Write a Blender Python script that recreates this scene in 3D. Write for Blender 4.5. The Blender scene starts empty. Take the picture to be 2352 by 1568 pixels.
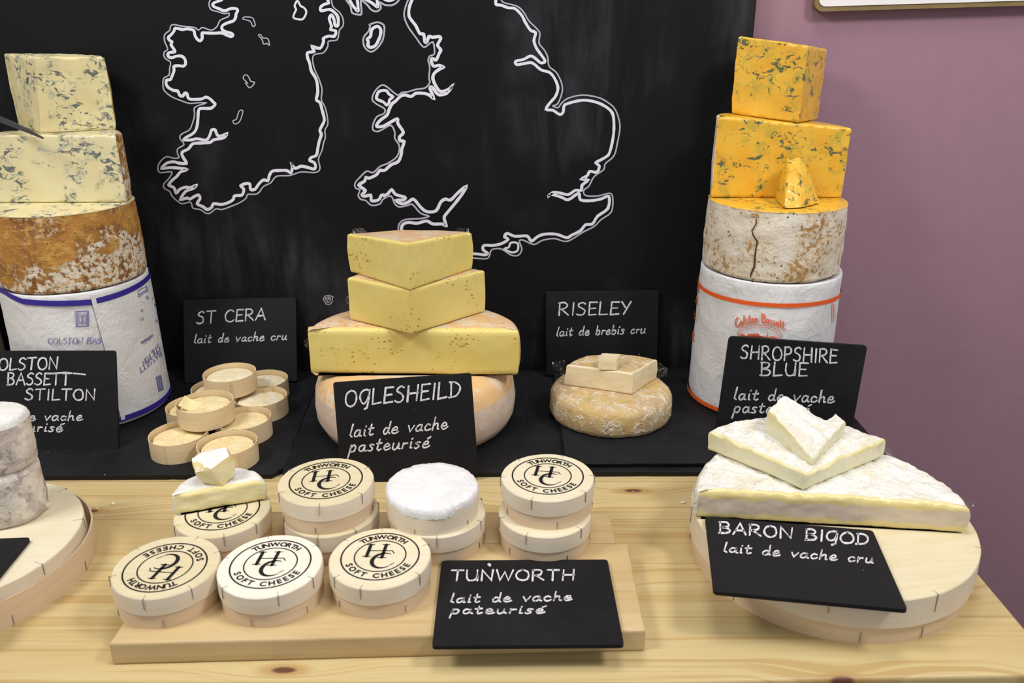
import bpy, bmesh, math, random
from mathutils import Vector, noise as mnoise
C = bpy.context.scene.collection
R = math.radians; PI = math.pi
random.seed(7)

# ------------------------------------------------------------------ camera, world, lights, exposure
EYE = 0.62                                  # camera height above the table top (table top is z = 0)
FPX = 1900.0; PITCH = math.atan((784 - 55) / FPX)
CP, SP = math.cos(PITCH), math.sin(PITCH)
cam = bpy.data.cameras.new('camera'); cam_ob = bpy.data.objects.new('camera', cam); C.objects.link(cam_ob)
cam_ob.location = (0, 0, EYE); cam_ob.rotation_euler = (PI / 2 - PITCH, 0, 0)
cam.sensor_width = 36; cam.lens = 36 * FPX / 2352; cam.clip_start = .02; cam.clip_end = 50
cam.dof.use_dof = True; cam.dof.focus_distance = 1.22; cam.dof.aperture_fstop = 7.0
bpy.context.scene.camera = cam_ob
vs = bpy.context.scene.view_settings
vs.view_transform = 'Standard'; vs.look = 'None'; vs.gamma = 1; vs.use_curve_mapping = False; vs.exposure = 0.08
w = bpy.data.worlds.new('world'); bpy.context.scene.world = w; w.use_nodes = True
w.node_tree.nodes['Background'].inputs[0].default_value = (1, .98, .96, 1)
w.node_tree.nodes['Background'].inputs[1].default_value = .40

def lamp(name, loc, target, size, power, col, size_y=None):
    l = bpy.data.lights.new(name, 'AREA'); l.energy = power; l.color = col
    l.shape = 'RECTANGLE'; l.size = size; l.size_y = size_y or size
    o = bpy.data.objects.new(name, l); C.objects.link(o); o.location = loc
    o.rotation_euler = (Vector(target) - Vector(loc)).to_track_quat('-Z', 'Y').to_euler()
    return o
lamp('ceiling_lamp', (-1.25, .35, 1.75), (-.1, 1.0, .1), .5, 20, (1, .97, .92))
lamp('ceiling_lamp', (1.15, .25, 1.75), (.1, 1.05, .1), .35, 18, (1, .97, .93))
lamp('ceiling_lamp', (.1, .75, 2.2), (.05, .95, 0), .6, 13, (1, .98, .95))

# ------------------------------------------------------------------ pixel -> place helpers (for measuring positions on real planes)
def ray(x, y):
    u = (x - 1176) / FPX; v = (784 - y) / FPX
    return Vector((u, CP + v * SP, -SP + v * CP))
E0 = Vector((0, 0, EYE))
def on_z(x, y, z): r = ray(x, y); return E0 + r * ((z - EYE) / r.z)
def on_y(x, y, Y): r = ray(x, y); return E0 + r * (Y / r.y)
def xy(x, y, z): p = on_z(x, y, z); return (p.x, p.y)
def nz(p, s, seed=0.0): return mnoise.noise(Vector((p[0] * s + seed, p[1] * s - seed, p[2] * s + 2 * seed)))

# ------------------------------------------------------------------ objects
def tag(o, label=None, cat=None, group=None, kind=None):
    if label: o['label'] = label
    if cat: o['category'] = cat
    if group: o['group'] = group
    if kind: o['kind'] = kind
    return o
def thing(name, loc, label, cat, group=None):
    o = bpy.data.objects.new(name, None); C.objects.link(o); o.location = loc; o.empty_display_size = .02
    return tag(o, label, cat, group)
def wloc(o):
    v = Vector((0, 0, 0))
    while o: v += o.location; o = o.parent
    return v
class MB:
    def __init__(s): s.v = []; s.f = []
    def add(s, vs_, fs): b = len(s.v); s.v += [tuple(p) for p in vs_]; s.f += [tuple(i + b for i in f) for f in fs]
    def box(s, a, b):
        (x0, y0, z0), (x1, y1, z1) = a, b
        s.add([(x0,y0,z0),(x1,y0,z0),(x1,y1,z0),(x0,y1,z0),(x0,y0,z1),(x1,y0,z1),(x1,y1,z1),(x0,y1,z1)],
              [(3,2,1,0),(4,5,6,7),(0,1,5,4),(1,2,6,5),(2,3,7,6),(3,0,4,7)])
    def ribbon(s, pts, wd, fn, close=False):
        """flat stroke in (u,v) mapped by fn; wd = width or list of widths"""
        P = [Vector(p[:2]) for p in pts]
        P = [p for i, p in enumerate(P) if i == 0 or (p - P[i-1]).length > 1e-7]
        n = len(P)
        if n < 2: return
        if close and (P[0] - P[-1]).length < 1e-7: P.pop(); n -= 1
        L, Rr = [], []
        for i in range(n):
            a = P[i-1] if (i > 0 or close) else None; b = P[(i+1) % n] if (i < n-1 or close) else None
            d1 = (P[i] - a).normalized() if a is not None else None; d2 = (b - P[i]).normalized() if b is not None else None
            d1 = d1 or d2; d2 = d2 or d1
            t = d1 + d2
            t = t.normalized() if t.length > 1e-4 else d2
            m = Vector((-t.y, t.x)); c = max(.62, abs(m.dot(Vector((-d1.y, d1.x)))))
            h = (wd[i] if isinstance(wd, (list, tuple)) else wd) / 2
            L.append(P[i] + m * h / c); Rr.append(P[i] - m * h / c)
        vv = [fn(p.x, p.y) for p in L] + [fn(p.x, p.y) for p in Rr]
        k = n if close else n - 1
        s.add(vv, [(n + i, n + (i+1) % n, (i+1) % n, i) for i in range(k)])
        if not close:
            for i, q in ((0, P[1]), (n-1, P[n-2])):
                h = (wd[i] if isinstance(wd, (list, tuple)) else wd) / 2
                d = (P[i] - q).normalized(); a0 = math.atan2(d.y, d.x)
                ring = [fn(P[i].x + h * math.cos(a0 + k_ * PI / 4 - PI/2), P[i].y + h * math.sin(a0 + k_ * PI / 4 - PI/2)) for k_ in range(5)]
                s.add(ring, [(0, 1, 2, 3, 4)])
    def poly(s, pts, fn): s.add([fn(*p) for p in pts], [tuple(range(len(pts)))])
    def build(s, name, m, parent=None, ang=40, smooth=True, shift=None):
        o0 = wloc(parent) if parent else Vector((0, 0, 0))
        if shift is not None: o0 = shift
        me = bpy.data.meshes.new(name)
        me.from_pydata([(x - o0.x, y - o0.y, z - o0.z) for x, y, z in s.v], [], s.f); me.update()
        if smooth:
            me.polygons.foreach_set('use_smooth', [True] * len(me.polygons))
            me.set_sharp_from_angle(angle=R(ang))
        me.materials.append(m)
        o = bpy.data.objects.new(name, me); C.objects.link(o)
        if parent: o.parent = parent
        return o
def catmull(pts, n=5, close=False):
    P = [Vector(p) for p in pts]; out = []; m = len(P)
    rng = range(m if close else m - 1)
    for i in rng:
        g = (lambda k: P[k % m]) if close else (lambda k: P[max(0, min(m-1, k))])
        p0, p1, p2, p3 = g(i-1), g(i), g(i+1), g(i+2)
        for k in range(n):
            t = k / n
            out.append(.5 * ((2*p1) + (p2-p0)*t + (2*p0-5*p1+4*p2-p3)*t*t + (3*p1-p0-3*p2+p3)*t**3))
    if not close: out.append(P[-1])
    return out

# ------------------------------------------------------------------ materials
class NT:
    def __init__(s, name):
        s.m = bpy.data.materials.new(name); s.m.use_nodes = True; s.t = s.m.node_tree; s.n = s.t.nodes; s.n.clear()
        s.out = s.n.new('ShaderNodeOutputMaterial'); s.tc = s.n.new('ShaderNodeTexCoord'); s.oi = s.n.new('ShaderNodeObjectInfo')
        a = s.n.new('ShaderNodeVectorMath'); a.operation = 'MULTIPLY_ADD'
        c = s.n.new('ShaderNodeCombineXYZ')
        for k in range(3): s.link(s.oi.outputs['Random'], c.inputs[k])
        s.link(c.outputs[0], a.inputs[0]); a.inputs[1].default_value = (3.1, 5.3, 0.0); s.link(s.tc.outputs['Object'], a.inputs[2])
        s.vec = a.outputs[0]; s.raw = s.tc.outputs['Object']
    def link(s, a, b): s.t.links.new(a, b)
    def put(s, sock, v):
        if hasattr(v, 'links'): s.link(v, sock)
        elif isinstance(v, (tuple, list)) and len(v) == 3 and sock.type == 'RGBA': sock.default_value = (*v, 1)
        else: sock.default_value = v
    def map(s, scale, vec=None, rot=(0, 0, 0), loc=(0, 0, 0)):
        n = s.n.new('ShaderNodeMapping'); s.link(vec or s.vec, n.inputs[0]); n.inputs['Scale'].default_value = scale
        n.inputs['Rotation'].default_value = rot; n.inputs['Location'].default_value = loc
        return n.outputs[0]
    def noise(s, scale, detail=4, rough=.55, dist=0, vec=None, col=False):
        n = s.n.new('ShaderNodeTexNoise'); s.link(vec or s.vec, n.inputs['Vector'])
        n.inputs['Scale'].default_value = scale; n.inputs['Detail'].default_value = detail
        n.inputs['Roughness'].default_value = rough; n.inputs['Distortion'].default_value = dist
        return n.outputs['Color' if col else 'Fac']
    def vor(s, scale, vec=None, feat='F1', rnd=1, dim='3D'):
        n = s.n.new('ShaderNodeTexVoronoi'); s.link(vec or s.vec, n.inputs['Vector']); n.feature = feat; n.voronoi_dimensions = dim
        n.inputs['Scale'].default_value = scale; n.inputs['Randomness'].default_value = rnd
        return n.outputs['Distance']
    def wave(s, scale, dist=3, detail=3, dsc=1, vec=None, dirn='Y'):
        n = s.n.new('ShaderNodeTexWave'); s.link(vec or s.vec, n.inputs['Vector']); n.bands_direction = dirn
        n.inputs['Scale'].default_value = scale; n.inputs['Distortion'].default_value = dist
        n.inputs['Detail'].default_value = detail; n.inputs['Detail Scale'].default_value = dsc
        return n.outputs['Fac']
    def rng(s, v, a, b, c=0, d=1, smooth=True):
        n = s.n.new('ShaderNodeMapRange'); n.interpolation_type = 'SMOOTHSTEP' if smooth else 'LINEAR'
        s.put(n.inputs['Value'], v)
        for k, q in zip(('From Min', 'From Max', 'To Min', 'To Max'), (a, b, c, d)): n.inputs[k].default_value = q
        return n.outputs['Result']
    def math(s, op, a, b=0.0):
        n = s.n.new('ShaderNodeMath'); n.operation = op; s.put(n.inputs[0], a); s.put(n.inputs[1], b); return n.outputs[0]
    def mix(s, f, a, b):
        n = s.n.new('ShaderNodeMix'); n.data_type = 'RGBA'; s.put(n.inputs[0], f); s.put(n.inputs[6], a); s.put(n.inputs[7], b)
        return n.outputs[2]
    def sep(s, vec=None):
        n = s.n.new('ShaderNodeSeparateXYZ'); s.link(vec or s.raw, n.inputs[0]); return n.outputs
    def bump(s, h, strength=.5, dist=.002, normal=None):
        n = s.n.new('ShaderNodeBump'); s.link(h, n.inputs['Height']); n.inputs['Strength'].default_value = strength
        n.inputs['Distance'].default_value = dist
        if normal: s.link(normal, n.inputs['Normal'])
        return n.outputs[0]
    def bsdf(s, col, rough=.5, spec=.4, normal=None, coat=0, coatn=None, sss=0, coatr=.08, metal=0):
        b = s.n.new('ShaderNodeBsdfPrincipled'); s.put(b.inputs['Base Color'], col); s.put(b.inputs['Roughness'], rough)
        b.inputs['Specular IOR Level'].default_value = spec; b.inputs['Coat Weight'].default_value = coat
        b.inputs['Coat Roughness'].default_value = coatr; b.inputs['Metallic'].default_value = metal
        if sss: b.inputs['Subsurface Weight'].default_value = sss; b.inputs['Subsurface Radius'].default_value = (.006, .004, .002); b.inputs['Subsurface Scale'].default_value = 1
        if normal: s.link(normal, b.inputs['Normal'])
        if coatn: s.link(coatn, b.inputs['Coat Normal'])
        s.link(b.outputs[0], s.out.inputs[0]); s.b = b
        return s.m
def crinkle(t, amt=.8):       # normal of loose cling film
    n = t.noise(38, 3, .6, 1.6, vec=t.map((1, 1, .45), rot=(.3, .5, .2)))
    return t.bump(n, amt, .006)

def mat_plain(name, col, rough=.5, spec=.4, var=.0):
    t = NT(name)
    c = t.mix(t.rng(t.noise(30), .3, .7), col, tuple(x * (1 - var) for x in col)) if var else col
    return t.bsdf(c, rough, spec)
def mat_pine():
    t = NT('pine_table')
    x, y, z = t.sep()
    pl = t.math('FLOOR', t.math('DIVIDE', t.math('ADD', y, .012), .098))          # plank index, each with its own offset
    off = t.math('MULTIPLY', pl, 3.7)
    cv = t.n.new('ShaderNodeCombineXYZ'); t.link(t.math('ADD', x, off), cv.inputs[0]); t.link(y, cv.inputs[1]); t.link(t.math('MULTIPLY', pl, .31), cv.inputs[2])
    v = cv.outputs[0]
    # knots bend the grain
    kv = t.vor(1, vec=t.map((2.6, 7.5, 1), vec=v, loc=(.3, .1, 0)), dim='2D')
    bend = t.math('MULTIPLY', t.rng(kv, .02, .30, 1, 0), .016)
    cw = t.n.new('ShaderNodeCombineXYZ'); t.link(t.math('ADD', x, off), cw.inputs[0]); t.link(t.math('ADD', y, bend), cw.inputs[1]); t.link(t.math('MULTIPLY', pl, .31), cw.inputs[2])
    v2 = cw.outputs[0]
    g1 = t.noise(1, 3, .55, .8, vec=t.map((1.5, 85, 1), vec=v2))
    g2 = t.noise(1, 5, .6, .5, vec=t.map((4, 190, 1), vec=v2))
    g3 = t.noise(1, 3, .5, 1.0, vec=t.map((1.8, 20, 1), vec=v))
    c = t.mix(t.rng(g3, .32, .70), (.575, .455, .222), (.52, .38, .158))
    c = t.mix(t.rng(g1, .52, .64, 0, .85), c, (.43, .275, .085))
    c = t.mix(t.rng(g2, .46, .74, 0, .40), c, (.40, .25, .09))
    c = t.mix(t.rng(t.noise(1.0, 0, vec=t.map((0, 0, 9.7), vec=v)), .3, .7, 0, .35), c, (.64, .54, .33))
    fr = t.math('FRACT', t.math('DIVIDE', t.math('ADD', y, .012), .098))
    c = t.mix(t.math('MULTIPLY', t.math('LESS_THAN', fr, .010), .7), c, (.28, .17, .07))
    k = t.rng(kv, .022, .042, 1, 0); ring = t.rng(kv, .04, .10, .75, 0)
    c = t.mix(ring, c, (.42, .25, .085)); c = t.mix(k, c, (.13, .055, .03))
    h = t.noise(1, 4, .6, 0, vec=t.map((6, 160, 6), vec=v))
    return t.bsdf(c, .42, .35, t.bump(h, .12, .001))
def mat_board():
    t = NT('cutting_board_wood')
    g = t.noise(1, 5, .6, .8, vec=t.map((4, 60, 60)))
    g2 = t.noise(1, 3, .5, .5, vec=t.map((3, 9, 9)))
    c = t.mix(t.rng(g2, .3, .7), (.62, .475, .265), (.53, .385, .19)); c = t.mix(t.rng(g, .45, .75, 0, .5), c, (.40, .26, .11))
    k = t.rng(t.vor(1, vec=t.map((9, 14, 14), loc=(.2, .6, .1))), .03, .10, .75, 0); c = t.mix(k, c, (.30, .15, .06))
    return t.bsdf(c, .5, .35)
def mat_boxwood(name, c0, c1):
    t = NT(name)
    g = t.noise(1, 4, .6, .4, vec=t.map((16, 140, 140))); g2 = t.noise(14, 3)
    c = t.mix(t.rng(g, .35, .7), c0, c1); c = t.mix(t.rng(g2, .45, .75, 0, .35), c, tuple(x * y for x, y in zip(c1, (.97, .88, .74))))
    return t.bsdf(c, .55, .3, t.bump(g, .08, .0006))
def mat_sidewood(name, c0, c1):                                  # grain runs round the box
    t = NT(name)
    g = t.noise(1, 4, .6, .5, vec=t.map((12, 12, 260))); g2 = t.noise(18, 3)
    c = t.mix(t.rng(g, .35, .7), c0, c1); c = t.mix(t.rng(g2, .45, .75, 0, .4), c, tuple(x * y for x, y in zip(c1, (.97, .86, .72))))
    return t.bsdf(c, .55, .3, t.bump(g, .08, .0006))
def mat_slate(name, base=.011, specks=True):
    t = NT(name)
    n = t.noise(7, 6, .65, .4); n2 = t.noise(60, 4, .6)
    c = t.mix(t.rng(n, .35, .75), (base * .95, base * .97, base * 1.25), (base * 1.8, base * 1.85, base * 2.3))
    if specks:
        s = t.rng(t.vor(55), .04, .075, 1, 0); g = t.rng(t.noise(9, 2), .56, .62)
        c = t.mix(t.math('MULTIPLY', s, t.math('MULTIPLY', g, .6)), c, (.5, .5, .5))
    return t.bsdf(c, t.rng(n, .3, .7, .5, .7), .22, t.bump(n2, .25, .0012))
def mat_chalkboard():
    t = NT('chalkboard_paint')
    n = t.noise(1, 5, .65, .3, vec=t.map((14, 1, 2.6))); n2 = t.noise(2.6, 4, .6)
    sm = t.math('MULTIPLY', t.rng(n, .36, .74), t.rng(n2, .46, .66))
    c = t.mix(sm, (.0042, .0042, .0056), (.045, .045, .054))
    sc = t.rng(t.noise(1, 2, .5, 0, vec=t.map((40, 1, 3.5), rot=(0, .5, 0))), .70, .76); sc2 = t.rng(t.noise(5, 2), .55, .65)
    c = t.mix(t.math('MULTIPLY', t.math('MULTIPLY', sc, sc2), .35), c, (.12, .12, .13))
    return t.bsdf(c, .62, .18)
def mat_chalk(name='chalk', col=(.66, .66, .70), thr=.43, sc=900):
    t = NT(name)
    b = t.n.new('ShaderNodeBsdfPrincipled'); b.inputs['Base Color'].default_value = (*col, 1); b.inputs['Roughness'].default_value = .9
    b.inputs['Specular IOR Level'].default_value = .1
    tr = t.n.new('ShaderNodeBsdfTransparent'); mx = t.n.new('ShaderNodeMixShader')
    n = t.noise(sc, 2, .6); n2 = t.noise(sc * .12, 2)
    t.link(t.rng(t.math('ADD', n, t.math('MULTIPLY', n2, .5)), thr + .12, thr + .3, .12, 1), mx.inputs[0])
    t.link(tr.outputs[0], mx.inputs[1]); t.link(b.outputs[0], mx.inputs[2]); t.link(mx.outputs[0], t.out.inputs[0])
    return t.m
def mat_blue_cheese(name, paste, edge, vein, dark, thr=.53, film=.0, seed=0.0):
    t = NT(name); v = t.map((1, 1, 1), loc=(seed, seed * 2, 0))
    big = t.noise(19, 3, .55, .5, vec=v); f1 = t.noise(80, 5, .66, .9, vec=t.map((.8, .8, 1.3), vec=v)); f2 = t.noise(52, 4, .65, .8, vec=v)
    pat = t.rng(big, .41, .53)
    ve = t.math('MULTIPLY', t.rng(f1, thr + .005, thr + .055), pat)
    halo = t.math('MULTIPLY', t.rng(f2, .49, .62), pat)
    c = t.mix(t.rng(t.noise(26, 3), .3, .7), paste, edge)
    c = t.mix(t.math('MULTIPLY', halo, .62), c, vein)
    c = t.mix(t.math('MULTIPLY', ve, .92), c, dark)
    hole = t.rng(t.vor(24, vec=v), .05, .085, 1, 0); hg = t.rng(big, .58, .62)
    c = t.mix(t.math('MULTIPLY', hole, hg), c, tuple(x * .4 for x in dark))
    return t.bsdf(c, .45, .4, t.bump(t.math('SUBTRACT', 1.0, ve), .25, .001), film, crinkle(t) if film else None, sss=.06)
def mat_mottle(name, cols, scales=(12, 40, 160), bump=.6, pits=0, stretch=(1, 1, 1), rough=.75, film=0, bd=.003, bloom=0):
    t = NT(name); v = t.map(stretch)
    a = t.noise(scales[0], 4, .62, .6, vec=v); b = t.noise(scales[1], 4, .65, .8, vec=v); d = t.noise(scales[2], 3, .6, vec=v)
    c = t.mix(t.rng(a, .40, .60), cols[0], cols[1]); c = t.mix(t.rng(b, .48, .62), c, cols[2])
    if len(cols) > 3: c = t.mix(t.rng(t.math('ADD', t.math('MULTIPLY', a, .5), t.math('MULTIPLY', d, .5)), .53, .62), c, cols[3])
    if bloom:
        x_, y_, z_ = t.sep(); lvl = t.math('ADD', t.math('MULTIPLY', x_, .32), bloom - .02)
        bl = t.math('SUBTRACT', t.math('ADD', lvl, t.rng(a, .3, .7, -.03, .03)), z_); f = t.math('MULTIPLY', t.rng(bl, -.012, .012), t.rng(t.math('ADD', d, t.math('MULTIPLY', b, .6)), .70, .86))
        c = t.mix(f, c, (.66, .60, .50))
    h = t.math('ADD', b, t.math('MULTIPLY', d, .6))
    if pits:
        p = t.rng(t.vor(pits, vec=v), .10, .2, 1, 0); c = t.mix(t.math('MULTIPLY', p, t.rng(b, .42, .6)), c, (.10, .055, .03))
    return t.bsdf(c, rough, .25, t.bump(h, bump, bd), film, crinkle(t) if film else None)
def mat_web():
    t = NT('webbed_golden_rind'); wv = t.noise(30, 3, .6, 1, col=True)
    a = t.n.new('ShaderNodeVectorMath'); a.operation = 'MULTIPLY_ADD'; t.link(wv, a.inputs[0]); a.inputs[1].default_value = (.03, .03, .03); t.link(t.map((1, 1, .7)), a.inputs[2])
    e = t.vor(62, vec=a.outputs[0], feat='DISTANCE_TO_EDGE'); n = t.noise(38, 4, .65, .8); b = t.noise(14, 3, .6)
    web = t.math('MULTIPLY', t.rng(e, .0, .13, 1, 0), t.rng(n, .38, .60))
    c = t.mix(t.rng(b, .38, .62), (.56, .39, .16), (.50, .36, .21)); c = t.mix(t.rng(n, .48, .62), c, (.60, .47, .28)); c = t.mix(t.rng(t.noise(60, 3), .56, .66, 0, .5), c, (.34, .24, .12))
    c = t.mix(t.math('MULTIPLY', web, .8), c, (.78, .72, .63))
    return t.bsdf(c, .75, .25, t.bump(t.math('ADD', web, t.math('MULTIPLY', n, .8)), .45, .003))
def mat_holes(name, c0, c1, hole, film=.5):
    t = NT(name)
    c = t.mix(t.rng(t.noise(14, 3), .3, .7), c0, c1)
    vd = t.map((1, 1, 1.5)); wv = t.noise(70, 2, .5, 1, col=True)
    a = t.n.new('ShaderNodeVectorMath'); a.operation = 'MULTIPLY_ADD'; t.link(wv, a.inputs[0]); a.inputs[1].default_value = (.012, .012, .012); t.link(vd, a.inputs[2])
    h = t.math('MULTIPLY', t.rng(t.vor(105, vec=a.outputs[0]), .17, .26, 1, 0), t.rng(t.noise(13, 2), .50, .60))
    c = t.mix(t.math('MULTIPLY', h, .85), c, hole)
    return t.bsdf(c, .42, .4, t.bump(t.math('SUBTRACT', 1.0, h), .4, .002), film, crinkle(t), sss=.06)
def mat_layer(name, edge, core, zmid, half, film=0):             # soft ripened paste: a pale chalky core between creamy margins
    t = NT(name); x, y, z = t.sep()
    d = t.math('ABSOLUTE', t.math('SUBTRACT', t.math('ADD', z, t.rng(t.noise(45, 3), .2, .8, -.003, .003)), zmid))
    f = t.rng(d, half * .55, half * .85)
    c = t.mix(f, core, edge); c = t.mix(t.rng(t.noise(55, 4, .6, 1), .52, .75, 0, .4), c, tuple(q * .86 for q in edge))
    sp = t.rng(t.vor(85), .05, .1, .5, 0); c = t.mix(t.math('MULTIPLY', sp, t.rng(t.noise(20), .5, .58)), c, (.42, .32, .16))
    return t.bsdf(c, .4, .4, t.bump(t.noise(60, 4), .15, .0012), film, crinkle(t) if film else None, sss=.08)
def mat_paper(name, col):
    t = NT(name); n = t.noise(16, 4, .6, .9); n2 = t.noise(48, 4, .65, 1.5, vec=t.map((1, 1, .6), rot=(.2, .4, .3)))
    c = t.mix(t.rng(t.noise(22, 3), .35, .75), col, tuple(x * .88 for x in col))
    return t.bsdf(c, .55, .3, t.bump(t.math('ADD', n, t.math('MULTIPLY', n2, .6)), .55, .006))
def mat_film():
    t = NT('cling_film'); g = t.n.new('ShaderNodeBsdfGlossy'); g.inputs['Roughness'].default_value = .12; g.inputs['Color'].default_value = (.9, .9, .95, 1)
    tr = t.n.new('ShaderNodeBsdfTransparent'); mx = t.n.new('ShaderNodeMixShader'); d = t.n.new('ShaderNodeBsdfTranslucent'); d.inputs[0].default_value = (.8, .8, .85, 1)
    mx2 = t.n.new('ShaderNodeMixShader'); mx2.inputs[0].default_value = .3; t.link(g.outputs[0], mx2.inputs[1]); t.link(d.outputs[0], mx2.inputs[2])
    t.link(t.rng(t.noise(90, 2, .5, 1), .45, .7, .05, .30), mx.inputs[0]); t.link(tr.outputs[0], mx.inputs[1]); t.link(mx2.outputs[0], mx.inputs[2])
    t.link(mx.outputs[0], t.out.inputs[0]); return t.m

M = dict(
    pine=mat_pine(), board=mat_board(), slate=mat_slate('slate', .0065), sign=mat_slate('sign_slate', .0062, True), cboard=mat_chalkboard(),
    chalk=mat_chalk(), paint=mat_chalk('chalk_paint', (.70, .70, .80), .10, 300), paint2=mat_chalk('thin_chalk_paint', (.43, .43, .51), .10, 300),
    wall=mat_plain('mauve_wall_paint', (.325, .191, .248), .7, .25, .04), floor=mat_plain('grey_floor', (.2, .19, .18), .6, .3, .2),
    lid_cream=mat_boxwood('lid_wood_cream', (.70, .63, .44), (.66, .575, .37)), lid_white=mat_boxwood('lid_wood_white', (.82, .79, .70), (.79, .75, .64)),
    lid_pale=mat_boxwood('lid_wood_pale', (.74, .685, .525), (.715, .64, .455)),
    side=mat_sidewood('lid_side_wood', (.76, .68, .56), (.73, .63, .49)), base=mat_sidewood('box_side_wood', (.71, .565, .40), (.67, .51, .345)),
    staple=mat_plain('staple_metal', (.20, .19, .18), .5, .4), ink=mat_plain('black_ink', (.012, .012, .014), .6, .2),
    stilton=mat_blue_cheese('ivory_blue_veined_paste', (.70, .63, .37), (.69, .585, .30), (.36, .40, .33), (.085, .11, .12)),
    stilton_film=mat_blue_cheese('ivory_blue_veined_paste_wrapped', (.70, .64, .40), (.69, .605, .34), (.36, .40, .34), (.075, .10, .115), .53, .5, .37),
    shrop=mat_blue_cheese('orange_blue_veined_paste', (.78, .475, .045), (.77, .395, .02), (.42, .37, .05), (.045, .085, .055), .548, .45, .21),
    stilton_rind=mat_mottle('brown_crust', ((.42, .20, .045), (.22, .095, .03), (.50, .28, .07), (.55, .42, .27)), (22, 48, 150), .9, 120, bloom=.05),
    shrop_rind=mat_mottle('white_tan_crust', ((.72, .66, .56), (.62, .52, .38), (.70, .64, .55), (.40, .22, .08)), (16, 44, 150), .7, 95),
    yellow_rind=mat_plain('thin_yellow_rind', (.66, .45, .10), .55, .3, .25),
    orange_rind=mat_plain('thin_orange_rind', (.60, .27, .03), .55, .3, .25),
    ogle=mat_holes('yellow_paste', (.745, .625, .21), (.745, .59, .165), (.34, .23, .035)),
    ogle_rind=mat_mottle('washed_orange_rind', ((.72, .46, .22), (.70, .50, .34), (.72, .60, .44), (.76, .33, .08)), (9, 26, 120), .25, 0, (1, 1, 1), .5, .3),
    ogle_side=mat_mottle('pale_pink_rind', ((.72, .58, .47), (.68, .53, .43), (.74, .61, .52)), (10, 30, 120), .3, 0, (1, 1, 1), .6),
    rise_rind=mat_web(),
    rise=mat_layer('creamy_pale_paste', (.74, .60, .36), (.78, .66, .43), .018, .03, .3),
    brie_rind=mat_mottle('white_bloomy_rind', ((.81, .80, .76), (.76, .72, .60), (.84, .83, .80)), (22, 60, 170), 1.0, 0, (1, 1, 1), .8, .2, .005),
    brie=mat_layer('cream_paste_chalk_core', (.74, .62, .27), (.64, .535, .43), .0195, .0135, .95),
    brie_wedge=mat_layer('ivory_paste', (.74, .67, .36), (.74, .70, .48), .012, .012, .5),
    tun_rind=mat_mottle('snow_white_rind', ((.78, .78, .77), (.74, .73, .70), (.80, .80, .79)), (30, 80, 200), .35),
    tun=mat_layer('butter_paste', (.76, .66, .32), (.78, .70, .42), .014, .012, 0),
    goat=mat_mottle('ashy_white_rind', ((.72, .66, .58), (.50, .44, .41), (.76, .71, .64), (.36, .32, .31)), (24, 40, 130), .7),
    goat_top=mat_mottle('white_powdery_rind', ((.76, .755, .73), (.68, .665, .62), (.78, .775, .75)), (30, 80, 180), .6),
    stcera=mat_mottle('soft_golden_rind', ((.78, .61, .30), (.80, .67, .38), (.80, .70, .44), (.80, .50, .24)), (26, 60, 150), .4),
    stcera_white=mat_mottle('soft_pale_rind', ((.80, .68, .43), (.80, .71, .50), (.82, .77, .64), (.80, .55, .34)), (26, 60, 150), .4),
    mini=mat_sidewood('mini_box_wood', (.76, .62, .40), (.71, .56, .34)),
    paper=mat_paper('white_wax_paper', (.74, .74, .76)), tissue=mat_paper('white_cheese_paper', (.80, .80, .815)),
    blue=mat_plain('blue_print', (.035, .022, .27), .5, .3), bluet=mat_plain('pale_blue_print', (.20, .19, .42), .5, .3),
    orange=mat_plain('orange_print', (.78, .11, .015), .5, .3), oranget=mat_plain('orange_red_print', (.74, .16, .08), .5, .3),
    film=mat_film(), panel=mat_plain('white_panel', (.80, .78, .80), .4, .4), trim=mat_plain('gold_brown_trim', (.24, .17, .07), .45, .4, .2),
    steel=mat_plain('dark_knife_steel', (.05, .05, .055), .3, .6), crack=mat_plain('dark_crack', (.10, .05, .02), .9, .1),
    crumb=mat_plain('cheese_crumb', (.78, .70, .48), .7, .2), torn=mat_plain('torn_yellow_rind', (.86, .76, .40), .6, .3, .05), cream=mat_plain('cream_rind', (.66, .58, .38), .7, .25, .1))

# ------------------------------------------------------------------ shape generators
def lathe(mb, prof, cx, cy, seg=72, amp=0, sc=30, seed=0, wob=0):
    """prof = [(r, z)] bottom->top outwards; closed on the axis where r == 0"""
    n = len(prof); vv = []
    for r, z in prof:
        for k in range(seg):
            a = 2 * PI * k / seg
            p = Vector((cx + r * math.cos(a), cy + r * math.sin(a), z))
            if amp and r > 0:
                d = nz(p, sc, seed) * amp + nz(p, sc * 3, seed) * amp * .4
                p += Vector((math.cos(a), math.sin(a), 0)) * d
            if wob: p += Vector((math.cos(a), math.sin(a), 0)) * wob * math.sin(2 * a + seed)
            vv.append(p)
    ff = []
    for i in range(n - 1):
        for k in range(seg):
            k2 = (k + 1) % seg; a, b, c, d = i*seg+k, i*seg+k2, (i+1)*seg+k2, (i+1)*seg+k
            ff.append((a, b, c, d))
    mb.add(vv, ff)
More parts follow.
